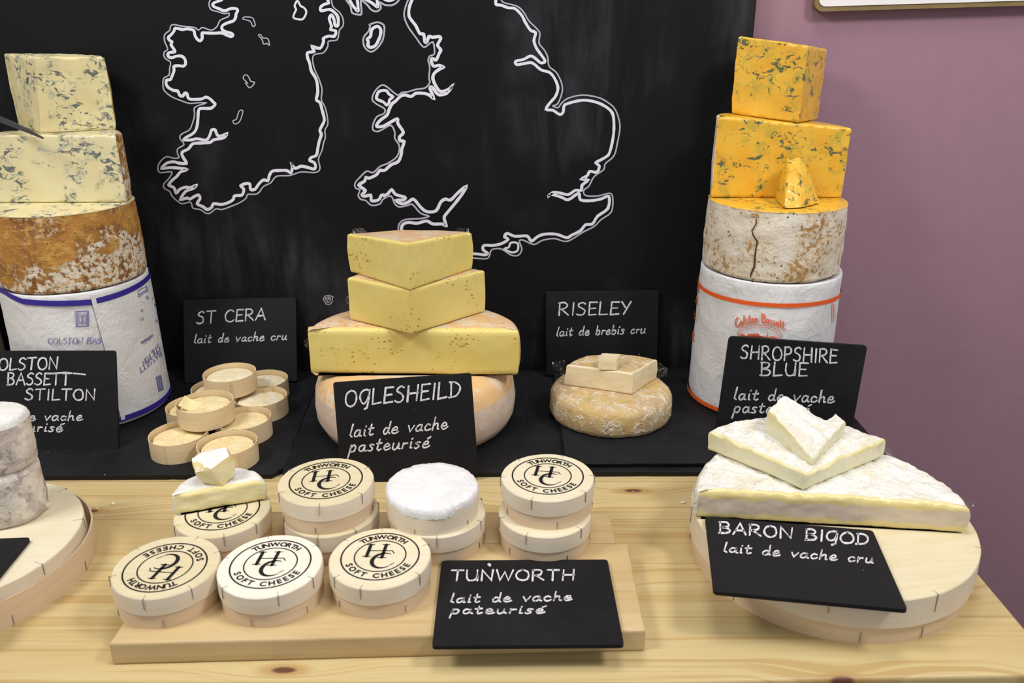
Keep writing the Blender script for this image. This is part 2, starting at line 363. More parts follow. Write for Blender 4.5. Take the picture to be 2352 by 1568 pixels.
def slab(plan, z0, z1, er=.003, bulge=0.0, amp=.0006, sc=40, seed=0.0, ztop=None, zbot=None, step=.005, nz_=14, topamp=0, topsc=60, top='rind', rings=10, taper=0, lean=None):
    """solid from a plan outline [(x,y,tag)] (tag of the edge leaving that point: cut / rind); returns {tag: MB}"""
    P, T = [], []
    m = len(plan)
    for i in range(m):
        a = Vector(plan[i][:2]); b = Vector(plan[(i+1) % m][:2]); k = max(1, round((b - a).length / step))
        for j in range(k): P.append(a.lerp(b, j / k)); T.append(plan[i][2])
    if sum(P[i].x * P[(i+1) % len(P)].y - P[(i+1) % len(P)].x * P[i].y for i in range(len(P))) < 0:
        P = P[::-1]; T = T[::-1]; T = T[1:] + T[:1]
    n = len(P); cen = sum(P, Vector((0, 0))) / n
    N = []
    for i in range(n):
        t = (P[(i+1) % n] - P[i-1]).normalized(); N.append(Vector((t.y, -t.x)))
    Wt = [(T[i] == 'rind') * .5 + (T[i-1] == 'rind') * .5 for i in range(n)]
    h = z1 - z0
    ts = [0, .02, .05, .09] + [.09 + .82 * (k + 1) / nz_ for k in range(nz_)][:-1] + [.91, .95, .98, 1]
    V = []; lev = len(ts)
    def place(x, y, t):
        za = zbot(x, y) if zbot else 0; zb = ztop(x, y) if ztop else 0
        p = Vector((x, y, z0 + h * t + za * (1 - t) + zb * t))
        if lean: lx, ly = lean(x, y); p.x += lx * t; p.y += ly * t
        if amp:
            d = Vector((nz(p, sc, seed), nz(p, sc, seed + 9.1), nz(p, sc, seed + 4.7) * .6)) * amp + Vector((nz(p, sc*3, seed + 2), nz(p, sc*3, seed + 7), 0)) * amp * .4
            if t < .03: d.z = 0
            p += d
        if topamp and t > .9: p.z += (nz(p, topsc, seed + 5) + .6 * nz(p, topsc * 2.3, seed + 8)) * topamp
        return p
    for t in ts:
        d = min(t, 1 - t) * h
        ins = er - math.sqrt(max(0, er * er - (er - d) ** 2)) if d < er else 0
        for i in range(n):
            q = P[i] + N[i] * (-ins + bulge * Wt[i] * (4 * t * (1 - t)) - taper * t)
            V.append(place(q.x, q.y, t))
    F = {}
    def put(tag, f): F.setdefault(tag, []).append(f)
    for l in range(lev - 1):
        for i in range(n):
            j = (i + 1) % n; put(T[i], (l*n+i, l*n+j, (l+1)*n+j, (l+1)*n+i))
    base = (lev - 1) * n; prev = [base + i for i in range(n)]
    for k in range(1, rings):
        f = k / rings; cur = []
        for i in range(n):
            q = P[i] + N[i] * (-er - taper); q = q.lerp(cen, f); cur.append(len(V)); V.append(place(q.x, q.y, 1))
        for i in range(n): j = (i+1) % n; put(top, (prev[i], prev[j], cur[j], cur[i]))
        prev = cur
    V.append(place(cen.x, cen.y, 1)); ci = len(V) - 1
    for i in range(n): put(top, (prev[i], prev[(i+1) % n], ci))
    put('rind' if 'rind' in T else T[0], tuple(range(n - 1, -1, -1)))
    out = {}
    for tg, fs in F.items():
        used = sorted({i for f in fs for i in f}); ix = {u: k for k, u in enumerate(used)}
        mb = MB(); mb.add([V[u] for u in used], [tuple(ix[i] for i in f) for f in fs]); out[tg] = mb
    return out
def arc(cx, cy, r, a0, a1, n, tg='rind'): return [(cx + r * math.cos(a0 + (a1 - a0) * k / n), cy + r * math.sin(a0 + (a1 - a0) * k / n), tg) for k in range(n + 1)]
def wedge_plan(A, L, Rt, bow=1.0):
    """apex A, left end L, right end Rt, rind arc from Rt back round to L about A"""
    A, L, Rt = Vector(A), Vector(L), Vector(Rt); l, r = L - A, Rt - A
    a0 = math.atan2(r.y, r.x); a1 = math.atan2(l.y, l.x); a1 += 2 * PI if a1 < a0 else 0
    pl = [(A.x, A.y, 'cut')]
    for k in range(19):
        f = k / 18; rr = r.length * (1 - f) + l.length * f; a = a0 + (a1 - a0) * f
        pl.append((A.x + rr * math.cos(a), A.y + rr * math.sin(a), 'rind' if k < 18 else 'cut'))
    return pl
def cheese(name, loc, label, cat, parts, paste, rind, group=None, names=('paste', 'rind')):
    t = thing(name, loc, label, cat, group)
    if 'cut' in parts: parts['cut'].build(names[0], paste, t, 50)
    if 'rind' in parts: parts['rind'].build(names[1], rind, t, 50)
    return t
def hull(pts, sub=3, amp=.001, seed=0, smooth=.35, sc=80):
    bm = bmesh.new()
    for p in pts: bm.verts.new(p)
    r = bmesh.ops.convex_hull(bm, input=bm.verts[:])
    junk = [e for e in r['geom_interior'] if isinstance(e, bmesh.types.BMVert)]
    if junk: bmesh.ops.delete(bm, geom=junk, context='VERTS')
    bmesh.ops.subdivide_edges(bm, edges=bm.edges[:], cuts=sub, use_grid_fill=True, smooth=0)
    bmesh.ops.triangulate(bm, faces=[f for f in bm.faces if len(f.verts) > 4])
    for _ in range(2): bmesh.ops.smooth_vert(bm, verts=bm.verts[:], factor=smooth, use_axis_x=True, use_axis_y=True, use_axis_z=True)
    bmesh.ops.recalc_face_normals(bm, faces=bm.faces[:])
    for v in bm.verts: v.co += v.normal * nz(v.co, sc, seed) * amp
    bm.normal_update()
    return bm
def hull_split(bm, axis, lim):
    A, B = MB(), MB(); axis = Vector(axis).normalized()
    for f in bm.faces: (A if f.normal.dot(axis) > lim else B).add([v.co for v in f.verts], [tuple(range(len(f.verts)))])
    bm.free(); return A, B
def weld(o):
    bm = bmesh.new(); bm.from_mesh(o.data); bmesh.ops.remove_doubles(bm, verts=bm.verts[:], dist=1e-5); bm.to_mesh(o.data); bm.free()
    o.data.polygons.foreach_set('use_smooth', [True] * len(o.data.polygons)); o.data.set_sharp_from_angle(angle=R(40)); return o
def film_tuft(parent, p, size, seed, up=(0, 0, 1), side=(1, 0, 0)):
    mb = MB(); n = 9; up, side = Vector(up), Vector(side); nrm = up.cross(side); vv = []
    for i in range(n):
        for j in range(n):
            a, b = i / (n-1), j / (n-1)
            q = Vector(p) + side * (a - .5) * size[0] * (1 - .6 * b) + up * b * size[1] + nrm * .35 * min(size) * (nz((a, b, 0), 2.5, seed) + .25 * nz((a, b, 0), 6, seed))
            q += up * nz((a, b, 1), 5, seed) * size[1] * .25 * b + side * nz((a, b, 2), 5, seed) * size[0] * .2 * b
            vv.append(q)
    mb.add(vv, [(i*n+j, (i+1)*n+j, (i+1)*n+j+1, i*n+j+1) for i in range(n-1) for j in range(n-1)])
    return mb.build('cling_film_tuft', M['film'], parent, 30)

# ------------------------------------------------------------------ stroke lettering
CAPS = {
 'A': (.72, [[(0,0),(.36,1),(.72,0)], [(.13,.36),(.6,.38)]]),
 'B': (.62, [[(.06,0),(.05,1)], [(0,.98),(.38,1),(.52,.8),(.38,.58),(.08,.52),(.42,.48),(.6,.26),(.42,.04),(0,0)]]),
 'C': (.66, [[(.62,.86),(.44,1),(.18,.9),(.02,.55),(.08,.18),(.3,.0),(.52,.04),(.66,.16)]]),
 'D': (.66, [[(.1,0),(.08,1)], [(0,.98),(.36,.95),(.62,.68),(.62,.34),(.4,.06),(0,0)]]),
 'E': (.55, [[(.55,.98),(.06,1),(.05,0),(.55,.04)], [(.06,.52),(.46,.54)]]),
 'G': (.64, [[(.6,.92),(.34,1),(.08,.78),(.04,.4),(.22,.12),(.44,.24),(.58,.62)], [(.6,.98),(.6,.4),(.5,-.16),(.34,-.26)]]),
 'H': (.68, [[(.05,0),(.08,1)], [(.62,0),(.64,1)], [(.05,.5),(.66,.52)]]),
 'I': (.2, [[(.1,0),(.12,1)]]),
 'L': (.55, [[(.06,1),(.04,0),(.55,.06)]]),
 'N': (.7, [[(.04,0),(.06,1),(.62,.04),(.66,1)]]),
 'O': (.72, [[(.36,1),(.12,.86),(.01,.5),(.12,.12),(.36,0),(.62,.14),(.7,.5),(.58,.88),(.34,1)]]),
 'P': (.58, [[(.06,0),(.06,1)], [(0,.96),(.36,1),(.55,.78),(.42,.52),(.06,.44)]]),
 'R': (.66, [[(.06,0),(.06,1)], [(0,.96),(.36,1),(.54,.8),(.42,.56),(.08,.48)], [(.2,.48),(.66,.02)]]),
 'S': (.56, [[(.52,.9),(.34,1),(.12,.88),(.1,.68),(.36,.52),(.5,.32),(.42,.08),(.2,0),(0,.1)]]),
 'T': (.68, [[(0,.98),(.68,1)], [(.34,.98),(.32,0)]]),
 'U': (.64, [[(.04,1),(.04,.4),(.14,.06),(.36,.02),(.56,.2),(.6,1)], [(.6,.5),(.62,.04)]]),
 'W': (.95, [[(.02,1),(.24,.02),(.48,.8),(.68,.02),(.94,1)]]),
 'Y': (.6, [[(.02,1),(.28,.52)], [(.6,1),(.14,0)]]),
 ' ': (.42, []),
 'a': (.5, [[(.4,.46),(.2,.5),(.04,.3),(.08,.06),(.26,.04),(.4,.26),(.42,.48),(.42,.1),(.54,.04)]]),
 'b': (.46, [[(.06,1),(.05,.02)], [(.06,.3),(.24,.5),(.42,.34),(.36,.06),(.18,0),(.05,.08)]]),
 'c': (.42, [[(.38,.42),(.2,.5),(.03,.28),(.12,.02),(.3,.02),(.44,.12)]]),
 'd': (.5, [[(.38,.44),(.2,.5),(.03,.26),(.12,.02),(.3,.06),(.4,.3)], [(.42,1),(.42,.1),(.52,.04)]]),
 'e': (.46, [[(.06,.24),(.36,.3),(.34,.48),(.18,.5),(.03,.26),(.12,.02),(.34,.02),(.5,.14)]]),
 'h': (.48, [[(.06,1),(.05,0)], [(.05,.26),(.2,.48),(.36,.44),(.38,.06),(.5,.04)]]),
 'i': (.2, [[(.08,.5),(.08,.06),(.2,.02)], [(.1,.74),(.13,.79)]]),
 'l': (.2, [[(.1,1),(.05,.14),(.2,.02)]]),
 'n': (.48, [[(.05,.5),(.05,0)], [(.05,.28),(.2,.48),(.36,.44),(.38,.06),(.5,.04)]]),
 'o': (.46, [[(.22,.5),(.04,.28),(.14,.02),(.34,.06),(.4,.3),(.24,.5)]]),
 'p': (.48, [[(.1,.5),(.02,-.5)], [(.06,.3),(.24,.52),(.42,.36),(.34,.06),(.16,.02),(.06,.12)]]),
 'r': (.36, [[(.06,.5),(.06,.02)], [(.06,.3),(.2,.46),(.36,.44)]]),
 's': (.38, [[(.36,.46),(.18,.5),(.08,.38),(.28,.22),(.28,.06),(.12,0),(0,.06)]]),
 't': (.38, [[(.16,.86),(.12,.12),(.22,0),(.38,.1)], [(0,.54),(.36,.58)]]),
 'u': (.5, [[(.04,.5),(.06,.1),(.2,.0),(.36,.16),(.4,.5)], [(.4,.4),(.42,.08),(.54,.04)]]),
 'v': (.42, [[(0,.5),(.18,.02),(.42,.5)]]),
 'é': (.46, [[(.06,.24),(.36,.3),(.34,.48),(.18,.5),(.03,.26),(.12,.02),(.34,.02),(.5,.14)], [(.3,.72),(.5,.84)]]),
}
SHARP = set('AEHILNTWYv')
def letters(text, gap=.16):
    x = 0; out = []
    for ch in text:
        wd, st = CAPS[ch]
        for s_ in st: out.append((ch, [(x + a, b) for a, b in s_]))
        x += wd + gap
    return out, x - gap
def write(mb, text, p0, p1, cap, wpx, fn, up=None, jit=.035, gap=.16, pen=None):
    """lay stroke lettering from baseline start p0 to baseline end p1 (pixels), cap height in pixels"""
    st, W = letters(text, gap)
    p0, p1 = Vector(p0), Vector(p1); d = p1 - p0
    upv = Vector(up) if up else (Vector((.06, -1)) if text.isupper() else Vector((.22, -1)))
    for ch, s_ in st:
        q = [(x + random.uniform(-jit, jit) * .6, y + random.uniform(-jit, jit) * .7) for x, y in s_]
        if ch not in SHARP and len(q) > 4: q = [tuple(v) for v in catmull([Vector(a) for a in q], 4)]
        px = [p0 + d * (x / W) + upv * (y * cap) for x, y in q]
        if pen:
            ws = []
            for i in range(len(px)):
                a = px[max(0, i-1)]; b = px[min(len(px)-1, i+1)]; g = (b - a).normalized()
                ws.append(wpx * (pen[1] + (1 - pen[1]) * abs(g.dot(Vector(pen[0])))))
        else: ws = [wpx * .82 * random.uniform(.75, 1.15) for _ in px]
        mb.ribbon([(p.x, p.y) for p in px], ws, fn) if len(px) < 4 or True else None

# ribbon() works in pixel space here, fn maps a measured point to its place on the surface; keep faces turned outwards
def plane_fn(o, n, lift):
    n = n.normalized()
    def f(x, y):
        r = ray(x, y); t = (o + n * lift - E0).dot(n) / r.dot(n); return E0 + r * t
    return f
def sign(TL, TR, BR, BL, label, texts, th=.005, wpx=4.2, extra=None, rc=.0035):
    """slate price sign; corners are places; rectangle fitted to them"""
    TL, TR, BR, BL = map(Vector, (TL, TR, BR, BL))
    u = ((BR - BL) + (TR - TL)).normalized(); v = ((TL - BL) + (TR - BR)); v = (v - u * v.dot(u)).normalized(); n = u.cross(v)
    c = (TL + TR + BR + BL) / 4; W = ((BR - BL).length + (TR - TL).length) / 4; H = ((TL - BL).length + (TR - BR).length) / 4
    t = thing('slate_sign', c - v * H, label, 'sign', 'slate signs with chalk lettering')
    out = []
    for sx, sy, a0 in ((1, -1, -PI/2), (1, 1, 0), (-1, 1, PI/2), (-1, -1, PI)):
        for k in range(4):
            a = a0 + k * PI / 6; out.append(c + u * (sx * (W - rc) + rc * math.cos(a)) + v * (sy * (H - rc) + rc * math.sin(a)))
    m = len(out); mb = MB(); e = .0006
    ins = [c + (p - c) * (1 - e / .1) for p in out]
    mb.add(ins + [p - n * e for p in out] + [p - n * (th - e) for p in out] + [p - n * th for p in ins],
           [tuple(range(m))] + [(k*m+i, (k+1)*m+i, (k+1)*m+(i+1) % m, k*m+(i+1) % m) for k in range(3) for i in range(m)] + [tuple(range(4*m-1, 3*m-1, -1))])
    mb.build('slate_panel', M['sign'], t, 30)
    fn = plane_fn(c, n, .0005)
    for a in texts: ch = MB(); write(ch, a[0], a[1], a[2], a[3], a[4] if len(a) > 4 else wpx, fn); ch.build('chalk_lettering', M['chalk'], t, smooth=False)
    for pts, wd in (extra or []): ch = MB(); ch.ribbon(pts, wd, fn); ch.build('chalk_stroke', M['chalk'], t, smooth=False)
    return t

# ================================================================== SETTING
WY = 1.462; BY = 1.437                      # wall face and chalkboard face
mb = MB(); mb.box((-3.2, WY, -.76), (3.2, WY + .1, 2.3)); tag(mb.build('wall_back', M['wall'], smooth=False), 'plain mauve painted wall behind the chalkboard', 'wall', kind='structure')
mb = MB(); mb.box((-3.2, -2.2, -.80), (3.2, WY, -.76)); tag(mb.build('floor', M['floor'], smooth=False), 'plain floor below the table', 'floor', kind='structure')

# table
t = thing('table', (-.45, 1.06, -.76), 'pine plank table that the whole cheese display stands on', 'table')
mb = MB()
fy0, fy1 = on_z(1762, 1561, 0), on_z(2352, 1537, 0)
sl = (fy1.y - fy0.y) / (fy1.x - fy0.x) * .5
fr = lambda x: fy0.y + sl * (x - fy0.x)
plan = [(-1.6, fr(-1.6), 'rind'), (.564, fr(.564), 'rind'), (.566, 1.445, 'rind'), (-1.6, 1.445, 'rind')]
slab(plan, -.036, 0, er=.004, amp=.0, step=.05, rings=4, top='rind')['rind'].build('tabletop', M['pine'], t, 30)
for lx, ly in ((-1.5, .76), (.48, .76), (.48, 1.38), (-1.5, 1.38)):
    mb = MB(); mb.box((lx - .035, ly - .035, -.76), (lx + .035, ly + .035, -.036)); mb.build('leg', M['pine'], t, 30)
mb = MB(); mb.box((-1.5, .745, -.13), (.48, .77, -.036)); mb.build('apron', M['pine'], t, 30)

# chalkboard with the drawn map
cb = thing('chalkboard', (-.45, 1.449, 0.0), 'large black chalkboard with a white outline map, leaning on the mauve wall', 'chalkboard')
mb = MB(); mb.box((-1.6, BY, .0), (on_y(1733, 50, BY).x, WY - .002, 1.15)); mb.build('board_panel', M['cboard'], cb, smooth=False)
bf = lambda x, y: on_y(x, y, BY - .0006)
def mapped(lines, ox, oy, s, wd, mbx, close=False):
    for ln in lines:
        P = [Vector((ox + x / s, oy + y / s)) for x, y in ln]
        P = catmull(P, 3, close)
        ws = [wd * (1 + .16 * nz((p.x, p.y, 0), .09)) for p in P]
        mbx.ribbon([(p.x, p.y) for p in P], ws, bf, close)
thick, thin = MB(), MB()
IRE = [(510,0),(480,10),(450,25),(455,45),(490,60),(530,75),(570,60),(610,60),(620,75),(610,95),(605,125),(590,145),(560,155),(525,170),(510,190),(525,215),(575,230),(588,243),(575,253),(545,243),(510,228),(460,230),(400,228),(375,230),(375,265),(360,283),(340,270),(325,245),(315,210),(270,200),(240,205),(190,195),(180,215),(160,240),(140,260),(150,280),(165,290),(160,310),(175,335),(185,358),(145,365),(138,385),(160,400),(200,388),(235,390),(255,410),(260,440),(245,458),(215,455),(180,460),(180,490),(165,530),(155,550),(130,555),(125,580),(140,605),(175,625),(205,630),(220,660),(240,665),(255,645),(270,650),(280,680),(310,688),(370,685),(400,672),(430,685),(450,705),(465,720),(455,735),(430,750),(370,750),(350,765),(345,830),(335,890),(310,925),(265,950),(250,968),(300,968),(340,960),(380,968),(410,965),(430,930),(440,900),(465,900),(480,935),(510,940),(545,925),(530,950),(490,960),(450,970),(430,985),(370,990),(310,995),(280,1030),(240,1050),(235,1070),(250,1100),(265,1130),(220,1130),(180,1120),(140,1125),(115,1140),(95,1165),(150,1160),(210,1163),(268,1173),(225,1190),(200,1220),(170,1245),(145,1275),(150,1285),(180,1300),(195,1335),(220,1310),(260,1295),(290,1300),(335,1282),(310,1305),(260,1325),(225,1380),(270,1370),(290,1378),(320,1360),(350,1350),(360,1375),(340,1410),(380,1430),(410,1450),(440,1435),(455,1410),(510,1415),(560,1400),(590,1380),(600,1355),(650,1350),(663,1310),(642,1285),(680,1270),(705,1275),(710,1310),(740,1310),(770,1270),(800,1245),(830,1250),(840,1215),(860,1185),(900,1180),(960,1180),(990,1195),(1000,1150),(990,1132),(1020,1165),(1060,1150),(1110,1160),(1150,1170),(1160,1150),(1150,1125),(1120,1110),(1130,1090),(1165,1075),(1175,1030),(1185,980),(1200,930),(1190,900),(1215,850),(1220,820),(1205,760),(1190,710),(1165,690),(1175,640),(1170,570),(1155,530),(1130,490),(1120,440),(1105,400),(1105,365),(1150,355),(1135,320),(1190,335),(1215,290),(1215,265),(1250,250),(1290,250),(1300,215),(1265,205),(1270,180),(1255,130),(1270,105),(1288,135),(1295,175),(1315,175),(1315,120),(1290,85),(1255,65),(1200,75),(1195,50),(1220,30),(1250,20),(1240,-10)]
IRO = [(435,-8),(422,25),(435,65),(480,80),(530,95),(560,90),(555,115),(500,140),(480,180),(450,205),(420,205),(375,190),(350,208),(320,190),(240,182),(175,170),(155,185),(150,210),(115,240),(115,285),(130,320),(135,345),(112,360),(115,400),(155,430),(150,470),(145,520),(110,540),(103,590),(115,630),(165,670),(225,695),(285,715),(340,712),(405,712),(350,730),(320,750),(322,800),(305,860),(285,900),(230,930),(222,960),(250,1000),(205,1030),(205,1065),(215,1090),(180,1095),(125,1085),(80,1125),(68,1165),(85,1195),(165,1190),(140,1240),(108,1275),(115,1305),(150,1325),(165,1355),(195,1385),(235,1410),(295,1400),(310,1440),(360,1450),(400,1475),(430,1475),(470,1445),(510,1450),(570,1430),(640,1400),(680,1370),(690,1345),(740,1345),(770,1330),(800,1290),(850,1265),(890,1220),(980,1215),(1060,1190),(1150,1195),(1185,1180),(1190,1150),(1180,1100),(1205,1040),(1215,990),(1228,950),(1225,900),(1245,860),(1240,800),(1225,740),(1200,690),(1205,620),(1185,550),(1150,470),(1140,400),(1160,375),(1215,365),(1245,320),(1250,285),(1310,275),(1325,210),(1350,180),(1350,130),(1325,85),(1280,45),(1270,-8)]
mapped([IRE], 340, 0, 3.0146, 6.6, thick); mapped([IRO], 340, 0, 3.0146, 3.0, thin)
mapped([[(655,130),(670,117),(720,122),(735,145),(742,175),(725,182),(710,150),(680,138)], [(765,245),(780,240),(795,262),(830,268),(840,312),(820,300),(800,305),(790,275)],
        [(658,540),(675,517),(695,530),(712,562),(738,572),(705,608),(675,575),(690,575)], [(630,770),(657,768),(635,840),(600,858),(588,835),(612,825)]], 340, 0, 3.0146, 2.4, thin, True)
mapped([[(1035,5),(1015,40),(1025,65),(1010,100),(1010,125),(1065,135),(1090,105),(1095,75),(1075,50),(1055,40)]], 340, 0, 3.0146, 4.5, thick, True)
GBW = [(470,-10),(450,40),(445,90),(455,120),(490,165),(515,215),(540,220),(548,265),(560,270),(575,235),(600,240),(640,235),(650,250),(630,290),(650,320),(640,345),(620,385),(595,375),(590,395),(605,425),(640,420),(668,432),(645,443),(610,470),(600,505),(620,555),(650,588),(700,575),(730,545),(690,598),(650,610),(625,600),(595,560),(582,570),(605,632),(575,610),(540,600),(490,600),(460,620),(420,610),(390,620),(360,650),(340,665),(320,700),(305,740),(265,770),(240,800),(245,815),(285,810),(320,790),(370,765),(375,795),(410,850),(385,880),(390,905),(415,910),(400,960),(395,1000),(375,1040),(330,1060),(290,1095),(260,1095),(235,1125),(190,1145),(170,1140),(160,1165),(125,1190),(165,1225),(145,1250),(160,1262),(200,1255),(205,1290),(250,1285),(270,1255),(300,1255),(335,1220),(360,1250),(420,1268),(410,1285),(365,1288),(400,1310),(440,1300),(475,1280),(520,1330),(560,1360),(620,1355),(650,1300),(680,1280),(715,1285),(760,1240),(815,1197),(790,1245),(740,1310),(690,1370),(672,1400),(685,1450),(660,1440),(600,1440),(560,1420),(500,1435),(450,1430),(420,1435),(400,1455),(400,1500),(420,1540)]
GBO = [(445,-10),(425,40),(415,100),(440,170),(490,240),(530,295),(555,300),(600,270),(610,345),(580,360),(570,390),(580,430),(575,500),(580,530),(550,565),(490,575),(440,590),(400,595),(370,610),(300,555),(265,550),(225,590),(210,640),(240,670),(290,700),(285,730),(240,750),(215,800),(215,835),(245,845),(280,830),(330,805),(355,850),(355,890),(385,940),(370,1005),(310,1050),(260,1070),(215,1110),(175,1100),(130,1140),(98,1180),(105,1210),(130,1220),(120,1255),(135,1280),(170,1290),(205,1320),(260,1310),(280,1280),(330,1260),(355,1310),(385,1330),(440,1320),(470,1315),(520,1370),(575,1390),(520,1405),(430,1410),(390,1430),(378,1460),(378,1500)]
mapped([GBW], 780, 0, 2.8, 7, thick); mapped([GBO], 780, 0, 2.8, 3.6, thin)
mapped([[(260,585),(245,600),(238,635),(280,655),(303,675),(318,660),(322,640),(342,622),(318,605),(298,582)]], 780, 0, 2.8, 6.5, thick, True)
mapped([[(860,355),(905,390),(905,470),(870,560),(830,620),(770,640),(735,610),(740,560),(725,530),(770,490),(780,420),(800,385)]], 720, 0, 5.88, 7, thick, True)
mapped([[(760,330),(820,310),(870,300),(950,340),(955,440),(930,550),(860,650),(780,700),(710,660),(675,590),(680,500),(745,420),(765,345)]], 720, 0, 5.88, 4, thin, True)
mapped([[(480,-20),(520,60),(560,110),(590,145),(605,130),(590,-20)], [(690,-15),(790,40),(860,95),(865,60),(855,-20)], [(950,-15),(1000,8),(1050,5),(1090,-15)]], 720, 0, 5.88, 6.5, thick)
mapped([[(430,-15),(500,80),(520,170),(595,195),(650,180),(640,10),(720,60),(780,130),(850,155),(910,110),(895,30),(960,65),(1060,70),(1130,30),(1160,-15)]], 720, 0, 5.88, 4.2, thin)
GBE = [(150,-10),(150,25),(180,30),(220,45),(260,50),(300,90),(320,130),(350,175),(380,190),(370,235),(385,280),(410,315),(435,355),(410,365),(380,340),(350,325),(310,345),(265,355),(270,375),(310,370),(360,365),(410,405),(460,420),(490,455),(510,510),(495,560),(465,595),(440,635),(480,640),(520,665),(540,650),(545,615),(570,600),(650,582),(720,590),(780,615),(825,655),(835,720),(830,800),(810,885),(790,910),(755,930),(730,945),(750,965),(735,1000),(695,995),(680,1020),(645,1040),(685,1045),(650,1075),(645,1105),(610,1105),(570,1130),(520,1120),(480,1118),(455,1140),(470,1128),(530,1145),(570,1160),(630,1122),(640,1160),(700,1165),(760,1155),(805,1140),(800,1210),(740,1255),(710,1300),(670,1305),(640,1340),(590,1365),(560,1380),(500,1360),(430,1360),(390,1375),(355,1400),(330,1370),(260,1372),(215,1355),(200,1375),(220,1390),(180,1415),(130,1425),(80,1425),(75,1450),(100,1470),(85,1480),(45,1475),(-40,1470)]
GBEO = [(175,-10),(195,15),(270,35),(310,70),(340,120),(385,165),(405,195),(400,250),(430,290),(450,330),(458,385),(500,420),(530,480),(535,530),(510,600),(480,615),(510,625),(530,600),(570,570),(650,552),(740,565),(800,595),(845,640),(870,730),(855,830),(835,905),(785,950),(775,985),(720,1025),(690,1080),(660,1105),(670,1135),(740,1138),(810,1122),(828,1150),(820,1230),(760,1275),(720,1315),(660,1345),(580,1395),(540,1400),(490,1385),(420,1395),(370,1420),(310,1395),(285,1400),(300,1445),(280,1482),(235,1480),(180,1445),(125,1450),(110,1490),(80,1503),(-40,1490)]
mapped([GBE], 1080, 0, 2.529, 6.4, thick); mapped([GBEO], 1080, 0, 2.529, 3.2, thin)
mapped([[(235,1410),(275,1412),(275,1455),(240,1465),(200,1445),(225,1435)]], 1080, 0, 2.529, 4.5, thick, True)
mapped([[(770,490),(830,510),(940,465),(1030,490),(1090,540),(1190,560),(1130,660),(1120,830),(1050,970),(950,1010),(850,1005),(740,985),(690,850),(600,770),(600,640),(680,540)],
        [(680,680),(760,600),(820,640),(740,750)], [(880,610),(950,550),(1010,610),(950,650)], [(800,850),(900,710),(1030,690),(980,840),(860,900)]], 720, 660, 26.14, 1.7, thin, True)
thick.build('map_coastline', M['paint'], cb, smooth=False); thin.build('map_offshore_line', M['paint2'], cb, smooth=False)

# white panel on the wall, top right
t = thing('wall_panel', on_y(1868, 28, WY) + Vector((.25, 0, .02)), 'white panel with a thin gold brown edge hung high on the mauve wall', 'panel')
a, b = on_y(1870, 27, WY - .018), on_y(2352, 13, WY - .018); d = (b - a).normalized(); n_ = Vector((-d.z, 0, d.x))
def rrect(o, W, H, rc):
    pts = []
    for cx_, cy_, a0 in ((rc, rc, PI), (W - rc, rc, -PI/2), (W - rc, H - rc, 0), (rc, H - rc, PI/2)):
        for k in range(6): aa = a0 + k * PI / 10; pts.append(o + d * (cx_ + rc * math.cos(aa)) + n_ * (cy_ + rc * math.sin(aa)))
    return pts
pts = rrect(a, .75, .35, .014); m_ = len(pts)
mb = MB(); mb.add([(p.x, WY - .018, p.z) for p in pts] + [(p.x, WY - .001, p.z) for p in pts], [tuple(range(m_))] + [(i, i + m_, (i+1) % m_ + m_, (i+1) % m_) for i in range(m_)] + [tuple(range(2*m_-1, m_-1, -1))])
mb.build('panel_edge', M['trim'], t, 30)
pts = rrect(a + d * .006 + n_ * .0075, .738, .338, .011)
mb = MB(); mb.add([(p.x, WY - .0195, p.z) for p in pts] + [(p.x, WY - .0182, p.z) for p in pts], [tuple(range(m_))] + [(i, i + m_, (i+1) % m_ + m_, (i+1) % m_) for i in range(m_)])
mb.build('panel_face', M['panel'], t, 30)

# ================================================================== SLATES
def slate(pts, z0, z1, label, seed):
    c = sum((Vector((p[0], p[1], 0)) for p in pts), Vector()) / len(pts)
    t = slab([(p[0], p[1], 'rind') for p in pts], z0, z1, er=.0015, amp=.0012, sc=55, seed=seed, step=.012, nz_=6, rings=6, taper=-.003)['rind'].build('slate_board', M['slate'], None, 35, shift=Vector((c.x, c.y, z0)))
    t.location = (c.x, c.y, z0)
    return tag(t, label, 'slate', 'flat slates under the cheeses')
S0 = .010
fl, br = xy(640, 1086, S0), xy(722, 868, S0)
slate([(-1.25, fl[1] - .012), (fl[0] - .012, fl[1]), (fl[0] + .001, fl[1] + .016), (br[0] + .004, 1.4345), (-1.25, 1.4345)], 0, S0, 'black slate at the left under the small open boxes and the blue banded drum', 1.0)
ml = xy(651, 1084, S0); ml2 = (br[0] + .012, 1.4345)
slate([ml, (.338, ml[1] + .006), (.338, 1.4345), ml2], 0, S0, 'black slate in the middle under the yellow cheese stack', 2.0)
rl = xy(1303, 1062, .018); rr_ = xy(1975, 990, .018); ru = xy(1290, 935, .018)
slate([rl, (.559, rl[1] + .004), (.561, 1.432), (ru[0] - .004, 1.432)], S0, .018, 'black slate at the right lying over the middle one, under the orange banded drum', 3.0)
S1z = .018

